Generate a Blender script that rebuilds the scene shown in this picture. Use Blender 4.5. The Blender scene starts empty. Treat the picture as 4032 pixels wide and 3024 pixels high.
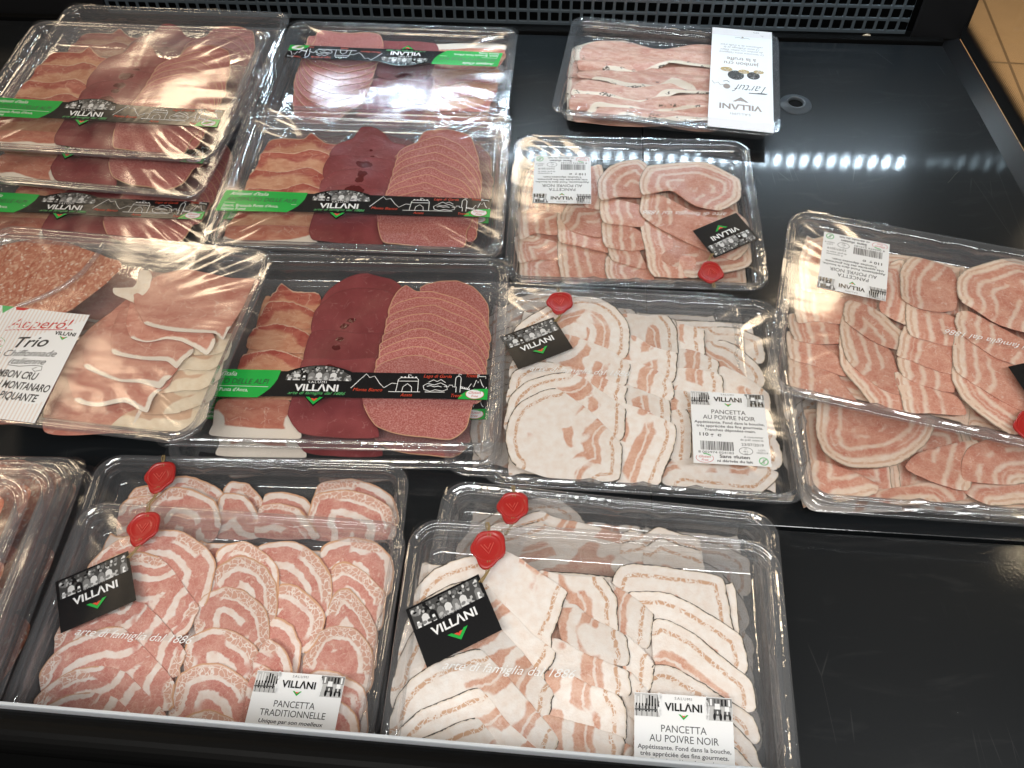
import bpy, math, random
import numpy as np
from mathutils import Matrix, Vector

C = bpy.context.scene.collection
SC = bpy.context.scene
rad = math.radians

# ------------------------------------------------------------------ camera
CAM_H, PITCH, ROLL = 0.58405, 0.955731, -0.030953
cp, sp_, cr, sr = math.cos(PITCH), math.sin(PITCH), math.cos(ROLL), math.sin(ROLL)
fwd = Vector((0, cp, -sp_)); up0 = Vector((0, sp_, cp)); rt0 = Vector((1, 0, 0))
rt = cr*rt0 + sr*up0; up = -sr*rt0 + cr*up0
cam_data = bpy.data.cameras.new('camera')
cam = bpy.data.objects.new('camera', cam_data); C.objects.link(cam)
M = Matrix((rt, up, -fwd)).transposed().to_4x4(); M.translation = (0, 0, CAM_H)
cam.matrix_world = M
cam_data.sensor_width = 36.0; cam_data.lens = 36.0*3180.3/4032.0
cam_data.clip_start = 0.01; cam_data.clip_end = 60
SC.camera = cam

# ------------------------------------------------------------------ light
w = bpy.data.worlds.new('World'); SC.world = w; w.use_nodes = True
w.node_tree.nodes['Background'].inputs[0].default_value = (0.55, 0.52, 0.5, 1)
w.node_tree.nodes['Background'].inputs[1].default_value = 0.11
SC.view_settings.view_transform = 'Standard'
SC.view_settings.look = 'None'
SC.view_settings.exposure = 0.0
SC.view_settings.gamma = 1.0
SC.view_settings.use_curve_mapping = False
SC.render.engine = 'CYCLES'
cy = SC.cycles
cy.use_denoising = True
cy.max_bounces = 12; cy.transparent_max_bounces = 48; cy.glossy_bounces = 4
cy.diffuse_bounces = 4; cy.transmission_bounces = 6
cy.caustics_reflective = False; cy.caustics_refractive = False
cy.sample_clamp_indirect = 4.0

def area(name, loc, target, sx, sy, power, col, shape='RECTANGLE', spread=180):
    l = bpy.data.lights.new(name, 'AREA'); l.shape = shape; l.size = sx
    if shape in ('RECTANGLE', 'ELLIPSE'): l.size_y = sy
    l.energy = power; l.color = col; l.spread = rad(spread)
    o = bpy.data.objects.new(name, l); C.objects.link(o)
    o.location = loc
    d = Vector(target) - Vector(loc)
    o.rotation_euler = d.to_track_quat('-Z', 'Y').to_euler()
    return o

YAW = -0.1023                                   # the case stands a little skew to the camera
UX = Vector((math.cos(YAW), math.sin(YAW), 0)); UY = Vector((-math.sin(YAW), math.cos(YAW), 0))
def sh(u, v, z=0.0): return UX*u + UY*v + Vector((0, 0, z))

COLD = (0.66, 0.85, 1.0); WARM = (1.0, 0.78, 0.53)
# row of LEDs over the back of the case, its right hand module dimmer
led0 = Vector((0.380, 0.944, 0.202)); led1 = Vector((0.569, 0.918, 0.193))
for i in range(-34, 19):
    p = led0.lerp(led1, i/10.0)
    if i > 10: p += (led1-led0).normalized()*0.024
    pw = 0.036 if i <= 10 else 0.002
    area('led_diode', p, p + Vector((-0.05, -0.42, -0.26)), 0.007, 0.007, pw, COLD, 'SQUARE')
# fluorescent tube of the case canopy, over the front edge
area('canopy_tube', sh(0.05, -0.06, 0.80), (0.0, 0.30, 0.0), 1.5, 0.05, 7.6, (0.97, 0.98, 0.97))
# warm shop ceiling lamps
for i, (x, y, z, s, p) in enumerate([(1.72, 1.07, 2.0, 0.10, 3), (-1.55, 2.85, 2.3, 0.42, 32), (-1.9, 2.0, 2.4, 0.3, 10),
                                     (-2.2, 1.2, 2.4, 0.4, 34), (0.2, 3.4, 2.6, 0.3, 14), (-0.7, -0.9, 2.4, 0.5, 26), (1.4, 2.4, 2.4, 0.3, 20)]):
    area('ceiling_lamp', (x, y, z), (-0.2 if i != 6 else 1.1, 0.5 if i != 6 else 1.2, 0 if i != 6 else -0.8), s, s, p*0.30, WARM, 'DISK')

# ------------------------------------------------------------------ node helpers
class G:
    def __init__(s, name):
        s.m = bpy.data.materials.new(name); s.m.use_nodes = True
        s.t = s.m.node_tree; s.t.nodes.clear()
        s.out = s.t.nodes.new('ShaderNodeOutputMaterial')
    def put(s, sock, v):
        if isinstance(v, bpy.types.NodeSocket): s.t.links.new(v, sock)
        elif isinstance(v, (tuple, list)) and len(v) == 3 and sock.type == 'RGBA': sock.default_value = (*v, 1)
        else: sock.default_value = v
    def node(s, typ, ins=None, out=0, **props):
        n = s.t.nodes.new(typ)
        for k, v in props.items(): setattr(n, k, v)
        for k, v in (ins or {}).items(): s.put(n.inputs[k], v)
        return n.outputs[out]
    def math(s, op, a, b=0.0, c=None):
        n = s.t.nodes.new('ShaderNodeMath'); n.operation = op
        s.put(n.inputs[0], a); s.put(n.inputs[1], b)
        if c is not None: s.put(n.inputs[2], c)
        return n.outputs[0]
    def add(s, a, b): return s.math('ADD', a, b)
    def mul(s, a, b): return s.math('MULTIPLY', a, b)
    def step(s, x, lo, hi):
        n = s.t.nodes.new('ShaderNodeMapRange'); n.interpolation_type = 'SMOOTHSTEP'
        s.put(n.inputs[0], x); n.inputs[1].default_value = lo; n.inputs[2].default_value = hi
        return n.outputs[0]
    def band(s, x, lo, hi, soft): return s.mul(s.step(x, lo-soft, lo+soft), s.math('SUBTRACT', 1.0, s.step(x, hi-soft, hi+soft)))
    def mix(s, f, a, b):
        n = s.t.nodes.new('ShaderNodeMix'); n.data_type = 'RGBA'
        s.put(n.inputs[0], f); s.put(n.inputs[6], a); s.put(n.inputs[7], b)
        return n.outputs[2]
    def noise(s, v, scale, detail=2.0, dist=0.0):
        n = s.t.nodes.new('ShaderNodeTexNoise'); s.put(n.inputs['Vector'], v)
        n.inputs['Scale'].default_value = scale; n.inputs['Detail'].default_value = detail; n.inputs['Distortion'].default_value = dist
        return n.outputs[0]
    def voro(s, v, scale, feature='DISTANCE_TO_EDGE'):
        n = s.t.nodes.new('ShaderNodeTexVoronoi'); n.feature = feature; s.put(n.inputs['Vector'], v)
        n.inputs['Scale'].default_value = scale
        return n.outputs['Distance']
    def ramp(s, f, stops):
        n = s.t.nodes.new('ShaderNodeValToRGB'); s.put(n.inputs[0], f)
        e = n.color_ramp.elements
        while len(e) < len(stops): e.new(0.5)
        for el, (p, c) in zip(e, stops): el.position = p; el.color = (*c, 1)
        return n.outputs[0]
    def bump(s, h, strength, dist): return s.node('ShaderNodeBump', {'Height': h, 'Strength': strength, 'Distance': dist})
    def vmath(s, op, a, b):
        n = s.t.nodes.new('ShaderNodeVectorMath'); n.operation = op; s.put(n.inputs[0], a); s.put(n.inputs[1], b)
        return n.outputs[0]
    def surf(s, sh_): s.t.links.new(sh_, s.out.inputs[0]); return s.m
    def principled(s, **k):
        n = s.t.nodes.new('ShaderNodeBsdfPrincipled')
        for key, v in k.items(): s.put(n.inputs[key.replace('_', ' ')], v)
        return n.outputs[0]
    def P(s, random=True):                       # object position in millimetres, shifted per object
        tc = s.node('ShaderNodeTexCoord', out=3)
        v = s.vmath('MULTIPLY', tc, (1000.0, 1000.0, 1000.0))
        if random:
            r = s.node('ShaderNodeObjectInfo', out=5)
            k = s.t.nodes.new('ShaderNodeCombineXYZ')
            s.put(k.inputs[0], s.mul(r, 913.0)); s.put(k.inputs[1], s.mul(r, 377.0)); s.put(k.inputs[2], s.mul(r, 1571.0))
            v = s.vmath('ADD', v, k.outputs[0])
        return v

def plain(name, col, rough=0.5, spec=0.5, coat=0.0):
    g = G(name); return g.surf(g.principled(Base_Color=col, Roughness=rough, Specular_IOR_Level=spec, Coat_Weight=coat, Coat_Roughness=0.08))

# ------------------------------------------------------------------ plastics
def clear(name, haze, hazecol, rough, refl, bumps, tint=(0.97, 0.975, 0.98)):
    g = G(name); p = g.P()
    h = None
    for sc, amp, dist, *st in bumps:
        n = g.mul(g.noise(g.vmath('MULTIPLY', p, st[0]) if st else p, sc, 2.0, dist), amp)
        h = n if h is None else g.add(h, n)
    nrm = g.bump(h, 1.0, 0.001)
    f = g.node('ShaderNodeLayerWeight', {'Blend': 0.5, 'Normal': nrm}, out=1)
    fr = g.add(g.mul(g.math('POWER', f, 4.0), 0.85), refl)
    fr = g.math('MINIMUM', fr, 0.9)
    gl = g.node('ShaderNodeBsdfGlossy', {'Color': (1, 1, 1), 'Roughness': rough, 'Normal': nrm})
    tr = g.node('ShaderNodeBsdfTransparent', {'Color': tint})
    df = g.node('ShaderNodeBsdfDiffuse', {'Color': hazecol})
    tl = g.node('ShaderNodeBsdfTranslucent', {'Color': hazecol})
    hz = g.node('ShaderNodeMixShader', {0: 0.5, 1: df, 2: tl})
    a = g.node('ShaderNodeMixShader', {0: haze, 1: tr, 2: hz})
    return g.surf(g.node('ShaderNodeMixShader', {0: fr, 1: a, 2: gl}))

M_TRAY = clear('clear_tray_plastic', 0.15, (0.86, 0.89, 0.93), 0.08, 0.13, [(0.05, 0.8, 0.0), (0.3, 0.10, 0.0)])
M_FILM = clear('lidding_film', 0.010, (0.9, 0.92, 0.95), 0.10, 0.045, [(0.012, 1.6, 0.0), (0.04, 0.25, 0.4, (0.3, 1.0, 1.0))], (0.99, 0.99, 0.99))
M_WRINKLE = clear('loose_film', 0.020, (0.90, 0.92, 0.95), 0.15, 0.055, [(0.009, 2.4, 0.2), (0.030, 0.55, 0.6, (0.3, 1.0, 1.0)), (0.030, 0.30, 0.5, (1.0, 0.2, 1.0))], (0.985, 0.985, 0.985))

# ------------------------------------------------------------------ meats
def meat(kind):
    g = G(kind + '_meat'); p = g.P()
    uv = g.node('ShaderNodeUVMap', uv_map='rind')
    sx = g.t.nodes.new('ShaderNodeSeparateXYZ'); g.put(sx.inputs[0], uv)
    d, spot = sx.outputs[0], sx.outputs[1]
    big = g.noise(p, 0.045, 2); mid = g.noise(p, 0.17, 3); fin = g.noise(p, 0.75, 4)
    dd = g.add(g.add(d, g.mul(g.add(big, -0.5), 9.0)), g.mul(g.add(mid, -0.5), 5.0))
    warp = g.vmath('ADD', p, g.vmath('MULTIPLY', g.node('ShaderNodeTexNoise', {'Vector': p, 'Scale': 0.12, 'Detail': 2.0}, out=1), (9.0, 9.0, 9.0)))
    cells = g.voro(warp, 0.26); bigcells = g.voro(warp, 0.085)
    veins = g.math('SUBTRACT', 1.0, g.step(cells, 0.0, 0.10))
    mfin = g.add(g.mul(fin, 0.35), g.mul(g.noise(p, 0.11, 3, 0.4), 0.65)); edge = g.noise(p, 0.30, 4)
    rough, spec, bumpamt = 0.36, 0.5, 0.6
    if kind in ('pepper', 'lean', 'trad'):
        # rolled belly: rind, fat, a thin streak, fat, lean, fat, lean - bands that follow the rind
        slow = g.noise(p, 0.022, 1.0); ragged = g.add(g.mul(g.add(edge, -0.5), 2.6), g.mul(g.add(mid, -0.5), 3.0))
        q = g.add(g.add(d, g.mul(g.add(slow, -0.5), 10.0)), ragged)       # inner bands wander
        o = g.add(g.add(d, g.mul(g.add(slow, -0.5), 3.0)), g.mul(ragged, 0.45))   # outer bands keep to the rind
        if kind == 'pepper':
            fat = g.ramp(mid, [(0.3, (0.86, 0.75, 0.67)), (0.65, (0.92, 0.86, 0.81))])
            lean = g.ramp(mfin, [(0.34, (0.61, 0.285, 0.19)), (0.64, (0.76, 0.49, 0.37))]); tan = (0.62, 0.35, 0.20)
        elif kind == 'lean':
            fat = g.ramp(mid, [(0.3, (0.82, 0.60, 0.46)), (0.65, (0.88, 0.73, 0.62))])
            lean = g.ramp(mfin, [(0.34, (0.58, 0.215, 0.15)), (0.64, (0.73, 0.39, 0.29))]); tan = (0.68, 0.40, 0.27)
        else:
            fat = g.ramp(mid, [(0.3, (0.85, 0.69, 0.61)), (0.65, (0.91, 0.82, 0.77))])
            lean = g.ramp(mfin, [(0.34, (0.57, 0.20, 0.165)), (0.64, (0.71, 0.37, 0.31))]); tan = (0.67, 0.36, 0.27)
        lean = g.mix(g.mul(veins, 0.30), lean, (0.82, 0.58, 0.46))
        lean = g.mix(g.mul(g.step(g.noise(p, 0.20, 3, 1.0), 0.62, 0.68), 0.45), lean, (0.86, 0.69, 0.59))
        col = fat
        if kind == 'pepper':
            st = g.mul(g.band(o, 6.2, 8.8, 0.5), g.step(cells, 0.02, 0.08)); st = g.mul(st, g.step(mid, 0.36, 0.44)); col = g.mix(g.mul(st, 0.9), col, tan)
            lm = g.mul(g.band(q, 17.0, 30.0, 0.9), g.step(g.add(g.noise(p, 0.030, 1.0), g.mul(ragged, 0.012)), 0.45, 0.49))
            col = g.mix(lm, col, lean); col = g.mix(g.mul(g.band(q, 21.0, 22.6, 0.5), 0.75), col, fat)
            col = g.mix(g.mul(g.step(q, 36.0, 37.5), g.step(g.noise(p, 0.04, 1.0), 0.47, 0.51)), col, lean)
        elif kind == 'lean':
            st = g.mul(g.band(o, 3.2, 5.2, 0.5), g.step(mid, 0.38, 0.46)); col = g.mix(g.mul(st, 0.75), col, tan)
            lm = g.step(q, 7.0, 10.0); col = g.mix(lm, col, lean)
            col = g.mix(g.mul(g.band(q, 15.5, 19.0, 1.5), 0.85), col, fat); col = g.mix(g.mul(g.mul(g.band(q, 11.2, 12.4, 0.8), g.step(slow, 0.45, 0.55)), 0.5), col, fat)
            col = g.mix(g.mul(g.mul(g.band(q, 26.5, 30.0, 1.4), g.step(g.noise(p, 0.035, 1.0), 0.44, 0.50)), 0.8), col, fat)
        else:
            zone = g.step(g.noise(p, 0.024, 1.0), 0.50, 0.54)              # where the outer ring is marbled
            cellm = g.mul(g.band(o, 1.4, 7.5, 0.6), g.step(cells, 0.03, 0.09)); col = g.mix(g.mul(cellm, 0.9), col, tan)
            plain_ring = g.mix(g.step(q, 4.6, 5.6), fat, lean)
            col = g.mix(zone, col, plain_ring)
            col = g.mix(g.step(q, 9.6, 10.4), col, lean)
            col = g.mix(g.mul(g.band(q, 16.0, 21.0, 0.6), g.step(g.noise(p, 0.045, 1.0), 0.38, 0.42)), col, fat)
            col = g.mix(g.mul(g.band(q, 30.0, 34.0, 0.7), 0.9), col, fat)
        if kind == 'trad':
            col = g.mix(g.math('SUBTRACT', 1.0, g.step(o, 0.5, 1.7)), col, (0.68, 0.38, 0.23))
        else:
            col = g.mix(g.mul(g.math('SUBTRACT', 1.0, g.step(d, 0.6, 2.0)), 0.45 if kind == 'pepper' else 0.25), col, (0.60, 0.45, 0.27))
            pe = g.math('SUBTRACT', 1.0, g.step(g.add(d, g.mul(g.add(g.noise(p, 0.30, 3), -0.5), 2.2)), 0.40, 0.80))
            if kind == 'lean': pe = g.mul(pe, 0.5)
            col = g.mix(pe, col, (0.05, 0.04, 0.03))
    elif kind == 'salame':
        col = g.ramp(g.noise(p, 0.85, 5), [(0.34, (0.38, 0.085, 0.075)), (0.50, (0.49, 0.155, 0.135)), (0.64, (0.61, 0.28, 0.25))])
        col = g.mix(g.math('SUBTRACT', 1.0, g.step(d, 0.3, 1.2)), col, (0.66, 0.36, 0.22)); rough = 0.5
    elif kind == 'bresaola':
        col = g.ramp(big, [(0.3, (0.21, 0.028, 0.032)), (0.7, (0.30, 0.055, 0.06))])
        v = g.math('SUBTRACT', 1.0, g.step(bigcells, 0.0, 0.03))
        col = g.mix(g.mul(g.mul(v, g.step(mid, 0.50, 0.62)), 0.4), col, (0.52, 0.26, 0.24))
        col = g.mix(g.mul(g.math('SUBTRACT', 1.0, g.step(d, 0.2, 1.1)), 0.5), col, (0.13, 0.02, 0.02))
        wet = g.math('SUBTRACT', 1.0, g.step(g.add(spot, g.mul(g.add(g.noise(p, 0.14, 3), -0.5), 1.6)), 0.95, 1.02))
        col = g.mix(wet, col, (0.11, 0.006, 0.006)); rough = g.add(0.42, g.mul(wet, -0.3))
    elif kind == 'speck':
        fibre = g.noise(g.vmath('MULTIPLY', warp, (0.5, 1.6, 1.0)), 0.14, 4)
        red = g.ramp(fibre, [(0.35, (0.38, 0.065, 0.045)), (0.65, (0.52, 0.15, 0.10))])
        ora = g.ramp(fibre, [(0.35, (0.57, 0.23, 0.13)), (0.65, (0.68, 0.36, 0.22))])
        col = g.mix(g.step(g.add(dd, g.mul(g.add(g.noise(p, 0.03, 1), -0.5), 26.0)), 7.0, 12.0), red, ora)
        col = g.mix(g.mul(g.mul(g.math('SUBTRACT', 1.0, g.step(bigcells, 0.0, 0.035)), g.step(mid, 0.45, 0.55)), 0.5), col, (0.78, 0.52, 0.38))
        col = g.mix(g.mul(g.math('SUBTRACT', 1.0, g.step(g.add(d, g.mul(g.add(mid, -0.5), 2.5)), 0.4, 1.4)), 0.75), col, (0.80, 0.58, 0.42))
    elif kind in ('ham', 'hamwide', 'truffle'):
        fibre = g.noise(g.vmath('MULTIPLY', warp, (0.6, 1.5, 1.0)), 0.12, 4)
        a, b, fw = ((0.54, 0.19, 0.14), (0.68, 0.33, 0.25), 4.4) if kind == 'ham' else ((0.50, 0.15, 0.10), (0.63, 0.27, 0.18), 9.5)
        fc = (0.88, 0.79, 0.69)
        if kind == 'truffle': a, b, fw, fc = (0.60, 0.28, 0.21), (0.77, 0.51, 0.40), 8.0, (0.87, 0.75, 0.62)
        col = g.ramp(fibre, [(0.33, a), (0.67, b)])
        col = g.mix(g.mul(g.mul(g.math('SUBTRACT', 1.0, g.step(bigcells, 0.0, 0.03)), g.step(mid, 0.46, 0.56)), 0.55), col, (0.80, 0.58, 0.47))
        dw = g.add(g.add(d, g.mul(g.add(g.noise(p, 0.018, 1.5), -0.5), fw*2.4)), g.mul(g.add(edge, -0.5), 1.6))
        col = g.mix(g.math('SUBTRACT', 1.0, g.step(dw, fw-1.3, fw+0.5)), col, fc)
        if kind == 'truffle':
            tr = g.mul(g.mul(g.step(g.noise(p, 0.075, 1), 0.57, 0.62), g.step(g.noise(p, 0.42, 4), 0.47, 0.54)), g.math('SUBTRACT', 1.0, g.step(d, 9.0, 13.0)))
            col = g.mix(tr, col, (0.10, 0.07, 0.045))
    elif kind == 'fat':
        col = g.ramp(mid, [(0.3, (0.80, 0.66, 0.52)), (0.7, (0.88, 0.79, 0.68))])
    elif kind == 'cream':
        col = g.ramp(mid, [(0.3, (0.78, 0.64, 0.47)), (0.7, (0.85, 0.74, 0.58))])
        lm = g.mul(g.step(dd, 11.0, 13.0), 0.75)
        col = g.mix(lm, col, (0.60, 0.34, 0.22))
    elif kind == 'spicy':
        st = g.noise(g.vmath('MULTIPLY', warp, (1.3, 0.6, 1.0)), 0.28, 4)
        col = g.ramp(st, [(0.34, (0.46, 0.12, 0.065)), (0.52, (0.58, 0.22, 0.13)), (0.66, (0.74, 0.44, 0.31))])
        fl = g.math('SUBTRACT', 1.0, g.step(g.voro(warp, 0.20, 'F1'), 0.20, 0.27))
        col = g.mix(g.mul(fl, 0.85), col, (0.84, 0.66, 0.55))
    rnd = g.add(0.88, g.mul(g.node('ShaderNodeObjectInfo', out=5), 0.20))
    vm = g.t.nodes.new('ShaderNodeVectorMath'); vm.operation = 'SCALE'; g.put(vm.inputs[0], col); g.put(vm.inputs['Scale'], rnd); col = vm.outputs[0]
    nrm = g.bump(g.add(g.mul(mid, 1.0), g.mul(fin, 0.35)), bumpamt, 0.0008)
    return g.surf(g.principled(Base_Color=col, Roughness=rough, Specular_IOR_Level=0.4, Normal=nrm))
MEAT = {k: meat(k) for k in ('pepper', 'lean', 'trad', 'salame', 'bresaola', 'speck', 'ham', 'hamwide', 'truffle', 'cream', 'fat', 'spicy')}

# ------------------------------------------------------------------ print inks
def ink(name, col, rough=0.35): return plain('ink_' + name, col, rough, 0.5)
INK = {'black': ink('black', (0.012, 0.012, 0.013), 0.22), 'white': ink('white', (0.86, 0.87, 0.88)), 'green': ink('green', (0.02, 0.42, 0.065), 0.25),
       'red': ink('red', (0.55, 0.02, 0.02)), 'orange': ink('orange_red', (0.72, 0.07, 0.03)), 'text': ink('text', (0.03, 0.03, 0.035)), 'grey1': ink('dark_grey', (0.06, 0.06, 0.06)),
       'grey2': ink('mid_grey', (0.22, 0.22, 0.22)), 'grey3': ink('light_grey', (0.50, 0.50, 0.50)), 'grey4': ink('pale_grey', (0.72, 0.72, 0.72)),
       'sage': ink('sage', (0.10, 0.45, 0.15)), 'pink': ink('pink_stripe', (0.78, 0.70, 0.66)), 'gold': ink('gold', (0.50, 0.36, 0.16)), 'taupe': ink('taupe', (0.33, 0.27, 0.24)),
       'blush': ink('blush', (0.80, 0.75, 0.74)), 'film_white': ink('film_white', (0.9, 0.9, 0.9))}

# ------------------------------------------------------------------ mesh helpers
def link(name, me, parent=None):
    o = bpy.data.objects.new(name, me); C.objects.link(o)
    if parent is not None: o.parent = parent
    return o
def make(name, verts, faces, mats, parent=None, mi=None, smooth=False, uv=None):
    me = bpy.data.meshes.new(name); me.from_pydata([tuple(v) for v in verts], [], faces)
    for m in (mats if isinstance(mats, (list, tuple)) else [mats]): me.materials.append(m)
    if mi is not None: me.polygons.foreach_set('material_index', mi)
    if smooth: me.polygons.foreach_set('use_smooth', [True]*len(me.polygons))
    if uv is not None:
        l = me.uv_layers.new(name='rind')
        vi = np.zeros(len(me.loops), dtype=np.int32); me.loops.foreach_get('vertex_index', vi)
        l.data.foreach_set('uv', np.asarray(uv, dtype=np.float32)[vi].ravel())
    me.update()
    return link(name, me, parent)
def tag(o, label=None, cat=None, group=None, kind=None):
    if label: o['label'] = label
    if cat: o['category'] = cat
    if group: o['group'] = group
    if kind: o['kind'] = kind
    return o
class MB:
    def __init__(s): s.v, s.f, s.mi = [], [], []
    def quad(s, pts, m=0):
        b = len(s.v); s.v += [Vector(p) for p in pts]; s.f.append(tuple(range(b, b+len(pts)))); s.mi.append(m)
    def hexa(s, b4, t4, m=0):
        b = len(s.v); s.v += [Vector(p) for p in b4] + [Vector(p) for p in t4]
        for q in ((3, 2, 1, 0), (4, 5, 6, 7), (0, 1, 5, 4), (1, 2, 6, 5), (2, 3, 7, 6), (3, 0, 4, 7)): s.f.append(tuple(b+i for i in q)); s.mi.append(m)
    def box(s, u0, u1, v0, v1, z0, z1, m=0):
        s.hexa([sh(u0, v0, z0), sh(u1, v0, z0), sh(u1, v1, z0), sh(u0, v1, z0)], [sh(u0, v0, z1), sh(u1, v0, z1), sh(u1, v1, z1), sh(u0, v1, z1)], m)
    def tube(s, pts, r, n=8, m=0):
        b = len(s.v); pts = [Vector(p) for p in pts]
        for i, p in enumerate(pts):
            t = (pts[min(i+1, len(pts)-1)] - pts[max(i-1, 0)]).normalized()
            a = t.orthogonal().normalized() if abs(t.z) > 0.95 else t.cross(Vector((0, 0, 1))).normalized()
            c = t.cross(a)
            for k in range(n):
                th = 2*math.pi*k/n; s.v.append(p + a*(r*math.cos(th)) + c*(r*math.sin(th)))
        for i in range(len(pts)-1):
            for k in range(n):
                s.f.append((b+i*n+k, b+i*n+(k+1) % n, b+(i+1)*n+(k+1) % n, b+(i+1)*n+k)); s.mi.append(m)
    def build(s, name, mats, parent=None, smooth=False): return make(name, s.v, s.f, mats, parent, s.mi, smooth)
def bevel(o, wd, seg=2):
    md = o.modifiers.new('bevel', 'BEVEL'); md.width = wd; md.segments = seg; md.limit_method = 'ANGLE'
    return o

# ------------------------------------------------------------------ flat printed work
_txt = {}
def text_geom(s, shear=0.0, bold=0.0, space=1.0):
    key = (s, shear, bold, space)
    if key not in _txt:
        cu = bpy.data.curves.new('t', 'FONT'); cu.body = s; cu.size = 1.0; cu.shear = shear; cu.offset = bold; cu.resolution_u = 3; cu.space_character = space
        o = bpy.data.objects.new('t', cu)
        me = o.to_mesh()
        v = np.array([tuple(x.co)[:2] for x in me.vertices]).reshape(-1, 2); f = [tuple(p.vertices) for p in me.polygons]
        o.to_mesh_clear(); bpy.data.objects.remove(o); bpy.data.curves.remove(cu)
        _txt[key] = (v, f)
    return _txt[key]
class Flat:
    """printed sheet in millimetres; every layer lies a hair above the one below"""
    def __init__(s): s.v, s.f, s.mi, s.inks = [], [], [], []
    def _i(s, c):
        if c not in s.inks: s.inks.append(c)
        return s.inks.index(c)
    def poly(s, pts, c, L=1):
        b = len(s.v); s.v += [(x, y, L) for x, y in pts]; s.f.append(tuple(range(b, b+len(pts)))); s.mi.append(s._i(c))
    def rect(s, x0, y0, x1, y1, c, L=1): s.poly([(x0, y0), (x1, y0), (x1, y1), (x0, y1)], c, L)
    def grid(s, x0, y0, x1, y1, c, L=0, n=12, m=4):
        for i in range(n):
            for j in range(m):
                s.rect(x0+(x1-x0)*i/n, y0+(y1-y0)*j/m, x0+(x1-x0)*(i+1)/n, y0+(y1-y0)*(j+1)/m, c, L)
    def disc(s, x, y, rx, ry, c, L=1, n=20, rot=0.0):
        cr_, sr_ = math.cos(rot), math.sin(rot)
        P = []
        for k in range(n):
            a = 2*math.pi*k/n; px, py = rx*math.cos(a), ry*math.sin(a); P.append((x+px*cr_-py*sr_, y+px*sr_+py*cr_))
        s.poly(P, c, L)
    def ring(s, x, y, rx, ry, wd, c, L=1, a0=0, a1=360, n=28):
        s.line([(x+rx*math.cos(rad(a0+(a1-a0)*k/n)), y+ry*math.sin(rad(a0+(a1-a0)*k/n))) for k in range(n+1)], wd, c, L)
    def line(s, pts, wd, c, L=1):
        pts = [Vector((p[0], p[1])) for p in pts]; Lp, Rp = [], []
        for i, p in enumerate(pts):
            t = pts[min(i+1, len(pts)-1)] - pts[max(i-1, 0)]
            if t.length < 1e-6: t = Vector((1, 0))
            t.normalize(); nn = Vector((-t.y, t.x))*wd/2
            Lp.append(p+nn); Rp.append(p-nn)
        for i in range(len(pts)-1): s.poly([tuple(Rp[i]), tuple(Rp[i+1]), tuple(Lp[i+1]), tuple(Lp[i])], c, L)
    def text(s, st, x, y, h, c, L=2, align='c', wd=None, shear=0.0, bold=0.0, rot=0.0, space=1.0):
        v, f = text_geom(st, shear, bold, space)
        if not len(v): return
        v = v.copy(); x0, x1 = v[:, 0].min(), v[:, 0].max()
        k = h/0.72; kx = k if wd is None else wd/(x1-x0)
        off = {'c': (x0+x1)/2, 'l': x0, 'r': x1}[align]
        v[:, 0] = (v[:, 0]-off)*kx; v[:, 1] *= k
        cr_, sr_ = math.cos(rot), math.sin(rot)
        b = len(s.v); m = s._i(c)
        for px, py in v: s.v.append((x+px*cr_-py*sr_, y+px*sr_+py*cr_, L))
        for q in f: s.f.append(tuple(b+i for i in q)); s.mi.append(m)
    def build(s, name, parent, mat2, zfun, z0=0.0003, dz=0.00007):
        """mat2: 2x3 affine from sheet mm to pack mm"""
        A = np.array(mat2); v = np.array(s.v)
        xy = v[:, :2] @ A[:, :2].T + A[:, 2]
        z = np.array([zfun(x, y) for x, y in xy]) + z0 + v[:, 2]*dz
        return make(name, np.column_stack([xy*0.001, z]), s.f, [INK[c] for c in s.inks], parent, s.mi)

rng = random.Random(7)
def logo(F, x, y, h, c, L=3, sal=True):
    """word mark with the barless A, the small line above and the chevrons below; h = letter height"""
    F.text('VILLΛNI', x, y, h, c, L, wd=h*5.0, bold=0.028, space=1.04)
    if sal: F.text('SALUMI', x, y+h*1.42, h*0.36, 'grey3' if c == 'white' else 'grey2', L, wd=h*2.3, space=1.3)
def chevron(F, x, y, s, L=3, cols=('green', 'orange'), flip=1):
    for c, k, t in ((cols[0], 1.0, 0.40), (cols[1], 0.42, 0.30)):
        o = 0.0 if k == 1.0 else 0.0
        a = s*k; th = s*t
        yb = y if k == 1.0 else y + s*0.42*flip
        F.poly([(x-a, yb+a*flip), (x-a+th, yb+a*flip), (x, yb+th*flip), (x, yb)][::-1], c, L)
        F.poly([(x, yb), (x, yb+th*flip), (x+a-th, yb+a*flip), (x+a, yb+a*flip)][::-1], c, L)
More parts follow.
